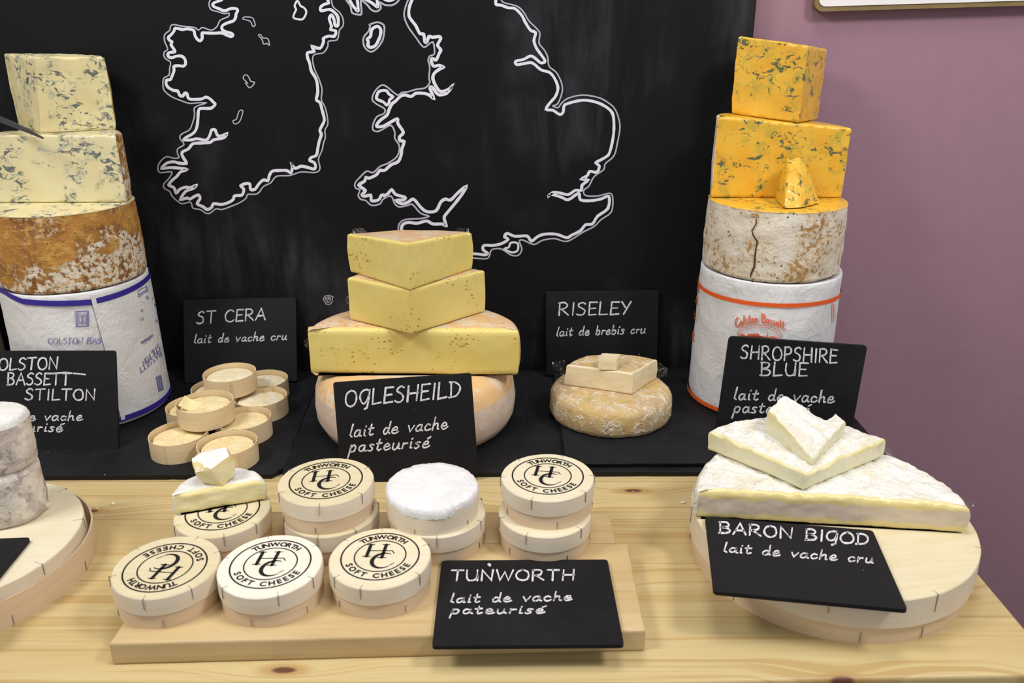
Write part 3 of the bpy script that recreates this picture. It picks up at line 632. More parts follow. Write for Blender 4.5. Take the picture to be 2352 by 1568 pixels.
# ================================================================== DRUM TOWERS
LC = (-.708, 1.290); RC = (.425, 1.315)
def ring_fn(c, r, lift):
    def f(th, z): return Vector((c[0] + (r(z) + lift) * math.sin(th), c[1] - (r(z) + lift) * math.cos(th), z))
    return f
def cyl_hit(px, py, c, r):
    d = ray(px, py); ex, ey = -c[0], -c[1]
    A = d.x**2 + d.y**2; B = 2 * (ex * d.x + ey * d.y); Cc = ex * ex + ey * ey - r * r; D = max(0, B*B - 4*A*Cc)
    t = (-B - math.sqrt(D)) / (2 * A); p = E0 + d * t
    return math.atan2(p.x - c[0], -(p.y - c[1])), p.z
def paper_drum(c, z0, z1, r0, r1, seed, label, flap_from=None):
    t = thing('wrapped_cheese_drum', (c[0], c[1], z0), label, 'cheese')
    rr = lambda z: r0 + (r1 - r0) * (z - z0) / (z1 - z0)
    mb = MB(); prof = [(0, z0), (r0 * .93, z0), (r0 * .985, z0 + .004)]
    for k in range(24): z = z0 + .012 + (z1 - .003 - z0 - .012) * k / 23; prof.append((rr(z), z))
    prof += [(rr(z1) - .001, z1 - .0005), (rr(z1) - .0025, z1), (rr(z1) - .005, z1 - .002), (0, z1 - .002)]
    lathe(mb, prof, c[0], c[1], 140, .0011, 24, seed)
    mb.build('paper_wrapper', M['paper'], t, 60)
    return t, rr
def band(t, c, rr, zf, wd, m, lift=.0022):
    mb = MB(); f = ring_fn(c, rr, lift); n = 160; vv = []
    for k in range(n): th = -PI + 2 * PI * k / n; z = zf(th); vv += [f(th, z - wd / 2), f(th, z + wd / 2)]
    mb.add(vv, [(2*k, 2*((k+1) % n), 2*((k+1) % n)+1, 2*k+1) for k in range(n)])
    return mb.build('printed_band', m, t, 60)
def interp(tab):
    tab = sorted(tab)
    def f(x):
        if x <= tab[0][0]: return tab[0][1]
        for (a, b), (c_, d_) in zip(tab, tab[1:]):
            if x <= c_: return b + (d_ - b) * (x - a) / (c_ - a)
        return tab[-1][1]
    return f
def on_drum(c, r, lift):
    def f(px, py):
        th, z = cyl_hit(px, py, c, r(.13) + lift); return Vector((c[0] + (r(z) + lift) * math.sin(th), c[1] - (r(z) + lift) * math.cos(th), z))
    return f
# --- left tower: ivory blue cheese
ZL1 = .240
ld, lr = paper_drum(LC, S0, ZL1, .113, .1095, 3.0, 'white paper drum with dark blue bands, bottom of the ivory blue cheese tower')
tab = [cyl_hit(px, py, LC, .112) for px, py in ((6, 668), (51, 692), (99, 696), (171, 696), (209, 694), (268, 678), (338, 640))]
band(ld, LC, lr, interp(tab), .0088, M['blue'])
zl = cyl_hit(300, 955, LC, .114)[1]; band(ld, LC, lr, lambda th: zl, .009, M['blue'])
df = on_drum(LC, lr, .0024)
pr = MB(); PEN = ((0, 1), .35)
write(pr, 'COLSTON BAS', (110, 791), (233, 789), 14, 2.4, df, jit=0, pen=PEN)
write(pr, 'STILTON', (366, 800), (326, 840), 15, 2.0, df, up=(-6, 14), jit=0, pen=PEN) if False else None
pr.build('printed_lettering', M['bluet'], ld, smooth=False); pr = MB()
for txt, a, b, cp in (('STILTON', (365, 789), (327, 829), .8), ('BASSETT', (368, 805), (318, 846), .8), ('suitable', (352, 767), (324, 785), .55)):
    write(pr, txt, a, b, 14 * cp, 1.8, df, up=(.35, 1.0), jit=0, pen=PEN)
pr.build('printed_lettering', M['bluet'], ld, smooth=False); pr = MB()
for k, ch in enumerate('DAIRYLTD'):
    a = R(150 + k * 34); cx_, cy_ = 345, 718; q = (cx_ + 15 * math.cos(a), cy_ + 32 * math.sin(a)); tx = Vector((-15 * math.sin(a), 32 * math.cos(a))).normalized() * 6
    write(pr, ch, (q[0], q[1]), (q[0] + tx.x, q[1] + tx.y), 7, 1.3, df, up=(tx.y / 6, -tx.x / 6), jit=0)
pr.build('printed_lettering', M['bluet'], ld, smooth=False)
cr = MB()
def quad(mbx, q, w_, fn): mbx.ribbon(q, w_, fn, True)
quad(cr, [(174, 716), (203, 715), (204, 749), (176, 750)], 2.4, df); quad(cr, [(181, 722), (198, 722), (199, 743), (182, 743)], 1.6, df)
cr.ribbon([(186, 727), (195, 726)], 2.5, df); cr.ribbon([(190, 727), (191, 740)], 3, df); cr.ribbon([(184, 740), (197, 740)], 1.6, df); cr.ribbon([(178, 719), (178, 747)], 2, df); cr.ribbon([(201, 718), (201, 747)], 2, df)
cr.build('printed_crest', M['bluet'], ld, smooth=False); cr = MB()
quad(cr, [(359, 866), (368, 862), (373, 893), (364, 897)], 3, df); cr.ribbon([(364, 866), (368, 893)], 3, df); cr.build('printed_crest', M['bluet'], ld, smooth=False); cr = MB()
cr.ribbon([(319, 668), (339, 657)], 1.6, df); cr.ribbon([(320, 682), (341, 668)], 1.6, df); cr.ribbon([(322, 676), (338, 666)], 2.5, df); cr.ribbon([(319, 668), (320, 682)], 1.4, df); cr.ribbon([(339, 657), (341, 668)], 1.4, df)
cr.build('printed_crest', M['bluet'], ld, smooth=False)
# overlapping paper flap
mb = MB(); rows = 30; cols = 40; tA = [cyl_hit(p[0], p[1], LC, .112) for p in ((204, 668), (240, 800), (262, 900), (280, 975))]
e_ = interp([(z, th) for th, z in tA]); vv = []
for i in range(rows + 1):
    z = S0 + .012 + (ZL1 - .006 - S0 - .012) * i / rows; a0 = e_(z)
    for j in range(cols + 1): th = a0 + (1.95 - a0) * j / cols; p = ring_fn(LC, lr, .0012 + .0016 * math.exp(-j / 3) + .0004 * nz((th, z * 8, 0), 3))(th, z); vv.append(p)
mb.add(vv, [(i*(cols+1)+j, i*(cols+1)+j+1, (i+1)*(cols+1)+j+1, (i+1)*(cols+1)+j) for i in range(rows) for j in range(cols)])
mb.build('paper_flap', M['paper'], ld, 60)

ZL2 = .3586
def crust_drum(c, z0, z1, r0, r1, paste, rind, label, seed, crack=None):
    t = thing('cheese_drum', (c[0], c[1], z0), label, 'cheese')
    mb = MB(); prof = [(0, z0), (r0 * .95, z0), (r0, z0 + .005)]
    for k in range(26): f = k / 25; prof.append((r0 + (r1 - r0) * f + .0015 * math.sin(PI * f), z0 + .006 + (z1 - z0 - .0062) * f))
    lathe(mb, prof, c[0], c[1], 130, .0016, 45, seed); mb.build('rind', rind, t, 60)
    mb = MB(); lathe(mb, [(r1 + .0006, z1 - .001), (r1 - .001, z1), (r1 * .7, z1), (r1 * .3, z1), (0, z1)], c[0], c[1], 130, .0012, 45, seed); mb.build('cut_top', paste, t, 60)
    return t
crust_drum(LC, ZL1, ZL2, .1085, .1055, M['stilton'], M['stilton_rind'], 'drum with a rough brown crust, second from the bottom of the left tower', 5)
# half drum, flat face to the front
ZL3 = .462
mb = slab([(LC[0] - .104, 1.285, 'cut'), ] + [(LC[0] + .104 * math.cos(a), 1.288 + .104 * math.sin(a), 'rind') for a in [PI * k / 30 for k in range(31)]][0:31], ZL2, ZL3, er=.003, bulge=.0012, amp=.0008, top='cut', seed=2)
t = cheese('cheese_half_drum', (LC[0], 1.33, ZL2), 'ivory half drum with blue veins, flat cut face forward, on the brown crusted drum', 'cheese', mb, M['stilton_film'], M['stilton_rind'])
# top quarter
A = xy(94, 307, ZL3); Lp = xy(44, 290, ZL3); Rp = xy(266, 298, ZL3)
mb = slab(wedge_plan(A, Lp, Rp), ZL3, .574, er=.003, bulge=.003, amp=.0014, sc=35, top='cut', seed=4, lean=lambda x, y: (.014 * max(0, 1 - math.hypot(x - A[0], y - A[1]) / .09), 0), ztop=lambda x, y: -.02 * (x - A[0]) , topamp=.0012, topsc=70)
cheese('cheese_wedge', (A[0], A[1] + .04, ZL3), 'ivory blue veined quarter wedge on top of the left tower', 'cheese', mb, M['stilton'], M['yellow_rind'])
# knife resting on the half drum
t = thing('cheese_knife', on_z(60, 305, ZL3 + .004), 'dark steel cheese knife lying on the ivory half drum at the left edge', 'knife')
tip = on_z(99, 318, ZL3 + .002); heel = on_y(-45, 262, 1.315); dirv = (heel - tip).normalized(); sd = dirv.cross(Vector((0, 0, 1))).normalized(); up_ = sd.cross(dirv) * -1
mb = MB(); L_ = (heel - tip).length; vv = []
if up_.z < 0: up_ = -up_
secs = [(0, .0015), (.15, .005), (.5, .008), (1, .010)]
for f, h_ in secs:
    p = tip + dirv * L_ * f
    vv += [p - sd * .0008 - up_ * .0005, p + sd * .0008 - up_ * .0005, p + sd * .0012 + up_ * h_, p - sd * .0012 + up_ * h_]
k4 = len(secs); mb.add(vv, [(0, 1, 2, 3)] + [(4*i+j, 4*(i+1)+j, 4*(i+1)+(j+1) % 4, 4*i+(j+1) % 4) for i in range(k4-1) for j in range(4)] + [tuple(4*(k4-1)+j for j in (3, 2, 1, 0))])
mb.build('blade', M['steel'], t, 30)
mb = MB(); vv = []; ks = [(0, .006), (.02, .008), (.05, .009), (.09, .0085), (.11, .006)]
for f, h_ in ks:
    p = heel + dirv * f + up_ * .005
    vv += [p + sd * h_ * .7 * math.cos(q * PI / 5) + up_ * h_ * math.sin(q * PI / 5) for q in range(10)]
mb.add(vv, [tuple(range(9, -1, -1))] + [(10*i+j, 10*i+(j+1) % 10, 10*(i+1)+(j+1) % 10, 10*(i+1)+j) for i in range(4) for j in range(10)] + [tuple(40 + j for j in range(10))])
mb.build('handle', M['ink'], t, 30)
# pale cheese glimpsed behind the drum at the frame edge
t = thing('pale_cheese_drum', (-1.03, 1.31, S0), 'pale cream drum at the left edge, half hidden behind the blue banded drum', 'cheese')
mb = MB(); lathe(mb, [(0, S0), (.128, S0), (.135, S0 + .006), (.137, .08), (.135, .168), (.13, .176), (0, .176)], -1.02, 1.30, 80, .001, 30, 4); mb.build('rind', M['cream'], t, 50)
mb = MB(); lathe(mb, [(0, .176), (.128, .176), (.133, .182), (.134, .25), (.128, .262), (0, .262)], -1.02, 1.30, 80, .001, 30, 9); mb.build('upper_rind', M['cream'], t, 50)

# --- right tower: orange blue cheese
ZR1 = .250
rd, rr = paper_drum(RC, S1z, ZR1, .1155, .1115, 8.0, 'white paper drum with orange bands, bottom of the orange cheese tower')
zb = cyl_hit(1732, 697, RC, .113)[1]; band(rd, RC, rr, lambda th: zb + .0014 * math.sin(2 * th + 1), .0064, M['orange'])
zb2 = cyl_hit(1612, 921, RC, .115)[1]; band(rd, RC, rr, lambda th: zb2, .0068, M['orange'])
df = on_drum(RC, rr, .0024); pr = MB()
st, W_ = letters('Colston Bassett'.replace('f', 's'), .13)
for ch, s_ in st:
    q = s_ if ch in SHARP or len(s_) < 5 else [tuple(v) for v in catmull([Vector(a) for a in s_], 3)]
    pts = []
    for x, y in q:
        u = x / W_; bx = 1688 + 115 * u; by = 752 - 15 * math.sin(PI * min(1, u * .95)) + 8 * u; pts.append((bx, by - y * 20))
    ws = []
    for i in range(len(pts)):
        g = (Vector(pts[min(len(pts)-1, i+1)]) - Vector(pts[max(0, i-1)])).normalized(); ws.append(3.4 * (.3 + .7 * abs(g.dot(Vector((.5, -.86))))))
    pr.ribbon(pts, ws, df)
pr.build('printed_lettering', M['oranget'], rd, smooth=False); pr = MB()
for a, b in (((1602, 655), (1600, 668)), ((1599, 680), (1597, 694)), ((1594, 715), (1593, 730)), ((1592, 762), (1590, 780))): pr.ribbon([a, b, (b[0] + 4, b[1] + 3)], 2, df)
pr.build('printed_lettering', M['oranget'], rd, smooth=False)
cr = MB()
cr.ribbon([(1692, 800), (1694, 762), (1703, 752), (1735, 746), (1765, 748), (1788, 758), (1795, 768), (1793, 800)], 1.5, df)
cr.ribbon([(1698, 800), (1699, 766), (1707, 757), (1736, 751), (1764, 753), (1784, 762), (1789, 771), (1788, 800)], 1.0, df)
cr.poly([(1696, 790), (1788, 790), (1786, 776), (1775, 772), (1764, 774), (1762, 758), (1760, 774), (1745, 771), (1742, 766), (1718, 767), (1714, 772), (1704, 765), (1697, 771)], df)
cr.build('printed_crest', M['oranget'], rd, smooth=False); cr = MB()
cr.ribbon([(1916, 738), (1914, 692), (1923, 690)], 1.6, df); cr.ribbon([(1920, 730), (1919, 698)], 1.4, df)
cr.build('printed_crest', M['oranget'], rd, smooth=False)
ZR2 = .3595
rt = crust_drum((.423, 1.315), ZR1, ZR2, .1075, .1065, M['shrop'], M['shrop_rind'], 'drum with a white and tan cracked crust, second from the bottom of the orange tower', 9)
ckf = on_drum((.423, 1.315), lambda z: .1085, .0012); mb = MB()
ck = [(1738, 498), (1736, 512), (1728, 530), (1730, 540), (1740, 555), (1737, 570), (1733, 590), (1731, 612), (1726, 628), (1723, 636)]
mb.ribbon([(x + random.uniform(-1.5, 1.5), y) for x, y in ck], [2.2, 3, 2.5, 3.5, 4, 3.2, 4, 4.5, 4, 2], ckf); mb.ribbon([(1730, 640), (1727, 650)], 2, ckf)
mb.build('crack', M['crack'], rt, smooth=False)
R3c = (.4235, 1.320); ZR3 = .478; slope3 = -.09
mb = slab([(R3c[0] - .104, R3c[1], 'cut')] + [(R3c[0] + .104 * math.cos(PI * k / 30), R3c[1] + .104 * math.sin(PI * k / 30), 'rind') for k in range(31)], ZR2, ZR3, er=.003, bulge=.001, amp=.0009, top='cut', seed=12, ztop=lambda x, y: slope3 * (x - R3c[0]))
t = cheese('cheese_half_drum', (R3c[0], 1.36, ZR2), 'orange half drum with blue veins, flat cut face forward, in the right tower', 'cheese', mb, M['shrop'], M['shrop_rind'])
A = Vector((on_y(1835, 281, 1.316).x, 1.316)); zA = lambda x, y: slope3 * (x - R3c[0])
mb = slab(wedge_plan(A, A + Vector((-.09, .06)), A + Vector((.06, .09))), ZR3 + .0006, ZR3 + .117, er=.003, bulge=.003, amp=.0012, top='cut', seed=15, zbot=zA, ztop=lambda x, y: zA(x, y) * 1.5 - .002)
t = cheese('cheese_wedge', (A.x, A.y + .04, ZR3), 'bright orange blue veined quarter wedge on top of the right tower', 'cheese', mb, M['shrop'], M['orange_rind'])
pts = [on_z(1777, 455, ZR2 + .0004), on_z(1800, 482, ZR2 + .0004), on_z(1842, 480, ZR2 + .0004), on_z(1886, 469, ZR2 + .0004), on_z(1850, 458, ZR2 + .0004), on_y(1806, 362, 1.300), on_y(1842, 359, 1.300), on_y(1858, 400, 1.292), on_y(1816, 372, 1.285)]
bm = hull(pts, 4, .002, 3, .2)
t = thing('cheese_wedge', on_z(1830, 470, ZR2), 'little orange tasting wedge propped against the orange half drum', 'cheese')
mbh, mbo = hull_split(bm, (0, 0, 1), 2); weld(mbo.build('paste', M['shrop'], t))

# ================================================================== YELLOW CHEESE STACK (middle)
OC = (-.157, 1.237); KO = 1.013
t = thing('round_cheese', (OC[0], OC[1], S0), 'whole washed rind wheel at the bottom of the yellow stack behind the leaning sign', 'cheese')
z0, z1 = S0, .1145
prof = [(0, z0), (.135, z0), (.150, z0 + .006), (.1575, z0 + .022), (.160, z0 + .045), (.1575, z0 + .07)]; prof = [(a * KO, b) for a, b in prof]
mb = MB(); lathe(mb, prof, *OC, 120, .0012, 20, 2); mb.build('rind_side', M['ogle_side'], t, 60)
mb = MB(); lathe(mb, [(a * KO, b) for a, b in [(.1575, z0 + .07), (.152, z1 - .018), (.143, z1 - .008), (.128, z1 - .002), (.10, z1), (0, z1)]], *OC, 120, .0012, 20, 2); mb.build('rind_top', M['ogle_rind'], t, 60)
zf = .1145; L3, R3 = on_z(716, 860, zf), on_z(1193, 864, zf)
ch = (R3 - L3); mid = (L3 + R3) / 2; rad = ch.length / 2 - .002; a0 = math.atan2(ch.y, ch.x)
plan = [(L3.x, L3.y, 'cut')] + [(mid.x + rad * math.cos(a0 + PI * k / 34), mid.y + rad * .86 * math.sin(PI * k / 34) + rad * math.cos(PI * k / 34) * math.sin(a0), 'rind') for k in range(35)]
zt = .190
mb = slab(plan, zf, zt, er=.008, bulge=.004, amp=.0012, sc=22, seed=21, top='rind', rings=10)
t = cheese('half_round_cheese', (mid.x, mid.y + .06, zf), 'broad yellow half wheel with its long flat face forward', 'cheese', mb, M['ogle'], M['ogle_rind'])
film_tuft(t, L3 + Vector((-.002, .004, .05)), (.02, .006), 2, up=(-1, 0, 0), side=(0, 0, 1))
A = xy(943, 769, zt); mb = slab(wedge_plan(A, xy(806, 735, zt), xy(1113, 717, zt)), zt, .2595, er=.004, bulge=.003, amp=.0012, sc=24, seed=25)
t = cheese('cheese_wedge', (A[0], A[1] + .05, zt), 'yellow wedge with pin holes, second from the top of the middle stack', 'cheese', mb, M['ogle'], M['ogle_rind'])
film_tuft(t, on_z(803, 690, .22), (.02, .006), 6, up=(-1, 0, 0), side=(0, 0, 1))
A = xy(941, 668, .2595); mb = slab(wedge_plan(A, xy(806, 626, .2595), xy(1083, 619, .2595)), .2595, .3305, er=.004, bulge=.005, amp=.0014, sc=24, seed=28, ztop=lambda x, y: -.10 * (y - A[1]))
t = cheese('cheese_wedge', (A[0], A[1] + .05, .2595), 'yellow wedge with a corner to the front, top of the middle stack', 'cheese', mb, M['ogle'], M['ogle_rind'])
film_tuft(t, on_z(825, 541, .3305), (.03, .012), 1); film_tuft(t, on_z(1062, 541, .3305), (.03, .012), 4)

# ================================================================== GOLDEN WHEEL (right middle)
GC = (.1630, 1.243); KG = 1.045
t = thing('round_cheese', (GC[0], GC[1], S1z), 'flat golden wheel with a white webbed rind on the right slate', 'cheese')
mb = MB(); z0 = S1z; prof = [(0, z0), (.089, z0), (.0935, z0 + .003), (.0953, z0 + .012), (.0955, z0 + .03), (.0945, z0 + .044), (.0915, z0 + .0525), (.086, z0 + .0575), (.077, z0 + .0595), (.04, z0 + .0595), (0, z0 + .0595)]; prof = [(q * KG, z0 + (h_ - z0) * .78) for q, h_ in prof]
lathe(mb, prof, *GC, 120, .0016, 40, 6)
mb.build('rind', M['rise_rind'], t, 60)
zg = z0 + .0595 * .78
plan = [(.188, 1.181, 'cut'), (.237, 1.243, 'rind'), (.225, 1.253, 'rind'), (.205, 1.262, 'rind'), (.18, 1.269, 'rind'), (.155, 1.270, 'rind'), (.13, 1.264, 'rind'), (.108, 1.250, 'rind'), (.092, 1.232, 'rind'), (.085, 1.219, 'cut')]
plan = [(x * 1.0235, y * 1.0235, g) for x, y, g in plan]
mb = slab(plan, zg, zg + .036, er=.003, bulge=.001, amp=.0018, sc=40, seed=31, taper=.002, topamp=.001)
t = cheese('cheese_piece', (.164, 1.25, zg), 'cut pale creamy piece lying on the golden webbed wheel', 'cheese', mb, M['rise'], M['rise_rind'])
film_tuft(t, on_z(1297, 845, zg + .02), (.03, .02), 7, up=(-1, .1, .3), side=(0, 0, 1)); film_tuft(t, on_z(1512, 850, zg + .02), (.03, .015), 9, up=(1, 0, -.2), side=(0, 0, 1))
zc = zg + .0365; pts = [on_z(x, y, zc) for x, y in ((1373, 849), (1416, 851), (1425, 838), (1380, 836))]
pts = pts + [p + Vector((.0005, .002, .019)) for p in pts]
t = thing('cheese_cube', on_z(1398, 845, zc), 'small pale cheese cube on top of the creamy cut piece', 'cheese')
_, mbo = hull_split(hull(pts, 3, .0012, 5, .12), (0, 0, 1), 2); weld(mbo.build('paste', M['rise'], t))

# ================================================================== ROUND WOODEN BOXES
FONT = {}
def glyph(ch):
    if ch in FONT: return FONT[ch]
    cu = bpy.data.curves.new('g', 'FONT'); cu.body = ch; cu.size = 1; cu.offset = .034; cu.resolution_u = 3; ob = bpy.data.objects.new('g', cu)
    C.objects.link(ob); bpy.context.view_layer.update(); dg = bpy.context.evaluated_depsgraph_get(); me = bpy.data.meshes.new_from_object(ob.evaluated_get(dg))
    v = [(p.co.x, p.co.y) for p in me.vertices]; f = [tuple(p.vertices) for p in me.polygons]
    bpy.data.objects.remove(ob); bpy.data.curves.remove(cu); bpy.data.meshes.remove(me)
    x0 = min(p[0] for p in v); x1 = max(p[0] for p in v); FONT[ch] = ([(p[0] - x0, p[1]) for p in v], f, x1 - x0); return FONT[ch]
def arc_text(mb, text, r, a_mid, span, size, fn, inward=False):
    ws = [(.3 if c_ == ' ' else glyph(c_)[2]) * size for c_ in text]; gap = (span * r - sum(ws)) / (len(text) - 1)
    s_ = -span * r / 2
    for c_, w_ in zip(text, ws):
        if c_ != ' ':
            v, f, _ = glyph(c_); mid_ = s_ + w_ / 2
            if not inward: a = a_mid - mid_ / r; tx = (math.sin(a), -math.cos(a)); up2 = (math.cos(a), math.sin(a)); rb = r
            else: a = a_mid + mid_ / r; tx = (-math.sin(a), math.cos(a)); up2 = (-math.cos(a), -math.sin(a)); rb = r
            bx, by = rb * math.cos(a), rb * math.sin(a)
            vv = [fn(bx + tx[0] * (x * size - w_ / 2) + up2[0] * y * size, by + tx[1] * (x * size - w_ / 2) + up2[1] * y * size) for x, y in v]
            mb.add(vv, f)
        s_ += w_ + gap
LID_R, LID_H, BOX_H = .0565, .021, .040
def seal(z):
    mb = MB(); fn = lambda x, y: Vector((x, y + .002, z))
    for r, w_ in ((.0430, .0017), (.0284, .0014)): mb.ribbon([(r * math.cos(2*PI*k/72), r * math.sin(2*PI*k/72)) for k in range(72)], w_, fn, True)
    arc_text(mb, 'TUNWORTH', .0322, PI/2, R(94), .0104, fn); arc_text(mb, 'SOFT CHEESE', .0393, -PI/2, R(130), .0104, fn, True)
    k = .00116
    sl_ = lambda x, y: (x + .08 * y, y)
    def st_(pts, w_): mb.ribbon([sl_(x * k, y * k) for x, y in pts], w_ * k, fn)
    st_([(-13, -1), (-13, 18)], 3.3); st_([(2, -3), (2, 18)], 3.3); st_([(-16.5, 18), (-9.5, 18)], 1.1); st_([(-1.5, 18), (5.5, 18)], 1.1)
    st_([(-16.5, -1), (-9.5, -1)], 1.1); st_([(-2, -3), (6, -3)], 1.1); st_([(-13, 8), (10, 8)], 1.0); st_([(10, 8), (12.5, 4)], 1.0)
    c_ = [(10.5 * math.cos(R(a)) + 4.5, 11.5 * math.sin(R(a)) - 7.5) for a in range(62, 318, 8)]
    mb.ribbon([sl_(x * k, y * k) for x, y in c_], [k * (.9 + 3.0 * max(0, math.sin(PI * i / (len(c_) - 1))) ** 1.5) for i in range(len(c_))], fn)
    st_([(12, -15), (15.5, -11)], .7)
    return mb
def staple_mb(r, z0, z1, over=0, zt=None):
    mb = MB(); mb.box((-.00026, -r - .0006, z0), (.00026, -r + .0002, z1))
    if over: mb.box((-.00022, -r - .0006, zt - .0006), (.00022, -r + over, zt + .0003))
    return mb
def wood_box(name, loc, label, lid_m, rot=0, group='round wooden cheese boxes on the cutting board', r=LID_R, h=BOX_H, lh=LID_H, lid=True, stamped=True, base_r=None, seed=0, ns=(6, 5), base_m=None, lid_off=(0, 0)):
    t = thing(name, loc, label, 'box', group)
    br_ = base_r or r * .962
    o = Vector((0, 0, 0))
    mb = MB(); top = h - (.004 if lid else 0)
    lathe(mb, [(0, .0012), (br_ - .002, .0012), (br_ - .002, 0), (br_, 0), (br_ + .0004, h * .4), (br_, top), (br_ - .0018, top), (br_ - .002, .002), (0, .002)], 0, 0, 96, .0005, 40, seed, .0003)
    b = mb.build('base', base_m or M['base'], t, 40, shift=o)
    rnd = random.Random(seed + 5)
    for k in range(ns[1]):
        s_ = staple_mb(br_ + .0006, .002, h * .26).build('staple', M['staple'], b, 30, False, shift=o); s_.rotation_euler.z = 2 * PI * k / ns[1] + rnd.uniform(-.2, .2) + seed
    if lid:
        mb = MB(); lathe(mb, [(r - .0022, h - lh), (r, h - lh), (r + .0003, h - lh * .5), (r - .0002, h - .0012)], 0, 0, 96, .0005, 40, seed + 2, .0004)
        lathe(mb, [(r - .0022, h - lh), (r - .0024, h - .003)], 0, 0, 96, .0005, 40, seed + 2, .0004)
        l = mb.build('lid', M['side'], t, 40, shift=o); l.location = (*lid_off, 0)
        mb = MB(); lathe(mb, [(r - .0002, h - .0012), (r - .0012, h), (r * .7, h), (0, h)], 0, 0, 96, .0005, 40, seed + 2, .0004)
        mb.build('lid_top', lid_m, l, 40, shift=o)
        for k in range(ns[0]):
            s_ = staple_mb(r + .0006, h - lh * .62, h - .0005, .007, h).build('staple', M['staple'], l, 30, False, shift=o); s_.rotation_euler.z = 2 * PI * k / ns[0] + rnd.uniform(-.25, .25) + seed
        if stamped: seal(h + .0004).build('printed_seal', M['ink'], l, smooth=False, shift=o)
    t.rotation_euler.z = rot
    return t
ZB = .028                                                         # cutting board top
# cutting board
p = [on_z(250, 1477, ZB), on_z(1483, 1446, ZB), on_z(1441, 1243, ZB), on_z(400, 1249, ZB)]
t = thing('cutting_board', (-.13, .80, 0), 'pale wooden cutting board with a stepped back corner under the round boxes', 'cutting board')
yb = (p[2].y + p[3].y) / 2; yf0, yf1 = p[0].y, p[1].y
slab([(p[0].x, yf0, 'rind'), (p[1].x, yf1, 'rind'), (p[2].x, yb, 'rind'), (p[3].x, yb, 'rind')], 0, ZB, er=.003, amp=.0003, step=.02, rings=4)['rind'].build('front_plank', M['board'], t, 35)
q0, q1 = on_z(405, 1172, ZB), on_z(1399, 1175, ZB)
slab([(q0.x + .006, yb + .0006, 'rind'), (q1.x + .001, yb + .0006, 'rind'), (q1.x, q1.y - .008, 'rind'), (q1.x - .008, q1.y, 'rind'), (q0.x + .008, q0.y, 'rind')], 0, ZB, er=.003, amp=.0003, step=.02, rings=4)['rind'].build('back_plank', M['board'], t, 35)
bx = 'round_cheese_box'
wood_box(bx, (-.3775, .7555, ZB), 'round box with its lid print upside down, front left corner of the board', M['lid_cream'], PI - .12, seed=1.0)
wood_box(bx, (-.2645, .7575, ZB), 'round box with the whitest lid, in the middle of the front row', M['lid_white'], .03, seed=2.3)
wood_box(bx, (-.1465, .7715, ZB), 'round box with a cream lid, right end of the front row beside the lying sign', M['lid_pale'], .0, seed=3.1)
wood_box(bx, (-.3515, .8645, ZB), 'round box carrying the half cheese, at the left of the back row', M['lid_cream'], .22, seed=4.2)
wood_box(bx, (-.2195, .8655, ZB), 'lower round box of the left stack of two, under a printed lid', M['lid_cream'], .5, seed=5.5, stamped=False)
wood_box(bx, (-.2235, .8680, ZB + BOX_H), 'upper round box of the left stack of two, printed lid tilted towards the left', M['lid_cream'], .16, seed=6.2)
wood_box(bx, (-.0905, .8665, ZB), 'closed round box under the open box with the paper wrapped cheese', M['lid_pale'], .1, seed=7.4, r=.0582)
wood_box(bx, (-.0962, .8660, ZB + BOX_H), 'open round box base holding a white paper wrapped cheese', M['lid_pale'], .3, seed=8.1, lid=False, h=.029, base_r=.0548, ns=(0, 5), base_m=M['side'])
wood_box(bx, (.0397, .8650, ZB), 'lower round box of the right stack of two, beside the step of the board', M['lid_pale'], .1, seed=9.0, stamped=False)
wood_box(bx, (.0432, .8780, ZB + BOX_H), 'upper round box of the right stack of two, cream printed lid', M['lid_pale'], -.12, seed=10.3)
# paper wrapped cheese in the open box
t = thing('paper_wrapped_cheese', (-.0962, .866, ZB + BOX_H + .002), 'round soft cheese in crinkled white paper sitting in the open box', 'cheese')
mb = MB(); zz = ZB + BOX_H; vv = []; seg = 120
prof = [(0, zz + .003), (.0515, zz + .003), (.0522, zz + .026), (.0532, zz + .0285)]
lathe(mb, prof, -.0962, .866, seg)
for f, zo in ((1.0, -.003), (1.005, .002), (.985, .0055), (.95, .0075), (.8, .0085), (.5, .009), (.25, .009), (.05, .009)):
    for k in range(seg):
        a = 2 * PI * k / seg; front = max(0, -math.sin(a + .1))
        rr2 = (.0550 + (.0022 * nz((math.cos(a), math.sin(a), 3), 2.2) + .0010 * nz((math.cos(a), math.sin(a), 4), 12)) * f ** 6) * f
        fl_ = f ** 14 * (.0022 * nz((math.cos(a), math.sin(a), 0), 7) + .0012 * nz((math.cos(a), math.sin(a), 2), 16) - .0045 * front ** 2 * (.7 + nz((math.cos(a) * 3, math.sin(a), 1), 3)))
        fo = .0008 * nz((rr2 * math.cos(a), rr2 * math.sin(a), 0), 90)
        vv.append((-.0962 + rr2 * math.cos(a), .866 + rr2 * math.sin(a), zz + .0285 + zo + fl_ + fo))
mb.add(vv, [(i*seg+k, i*seg+(k+1) % seg, (i+1)*seg+(k+1) % seg, (i+1)*seg+k) for i in range(7) for k in range(seg)] + [tuple(7*seg + k for k in range(seg))])
mb.build('paper', M['tissue'], t, 60)
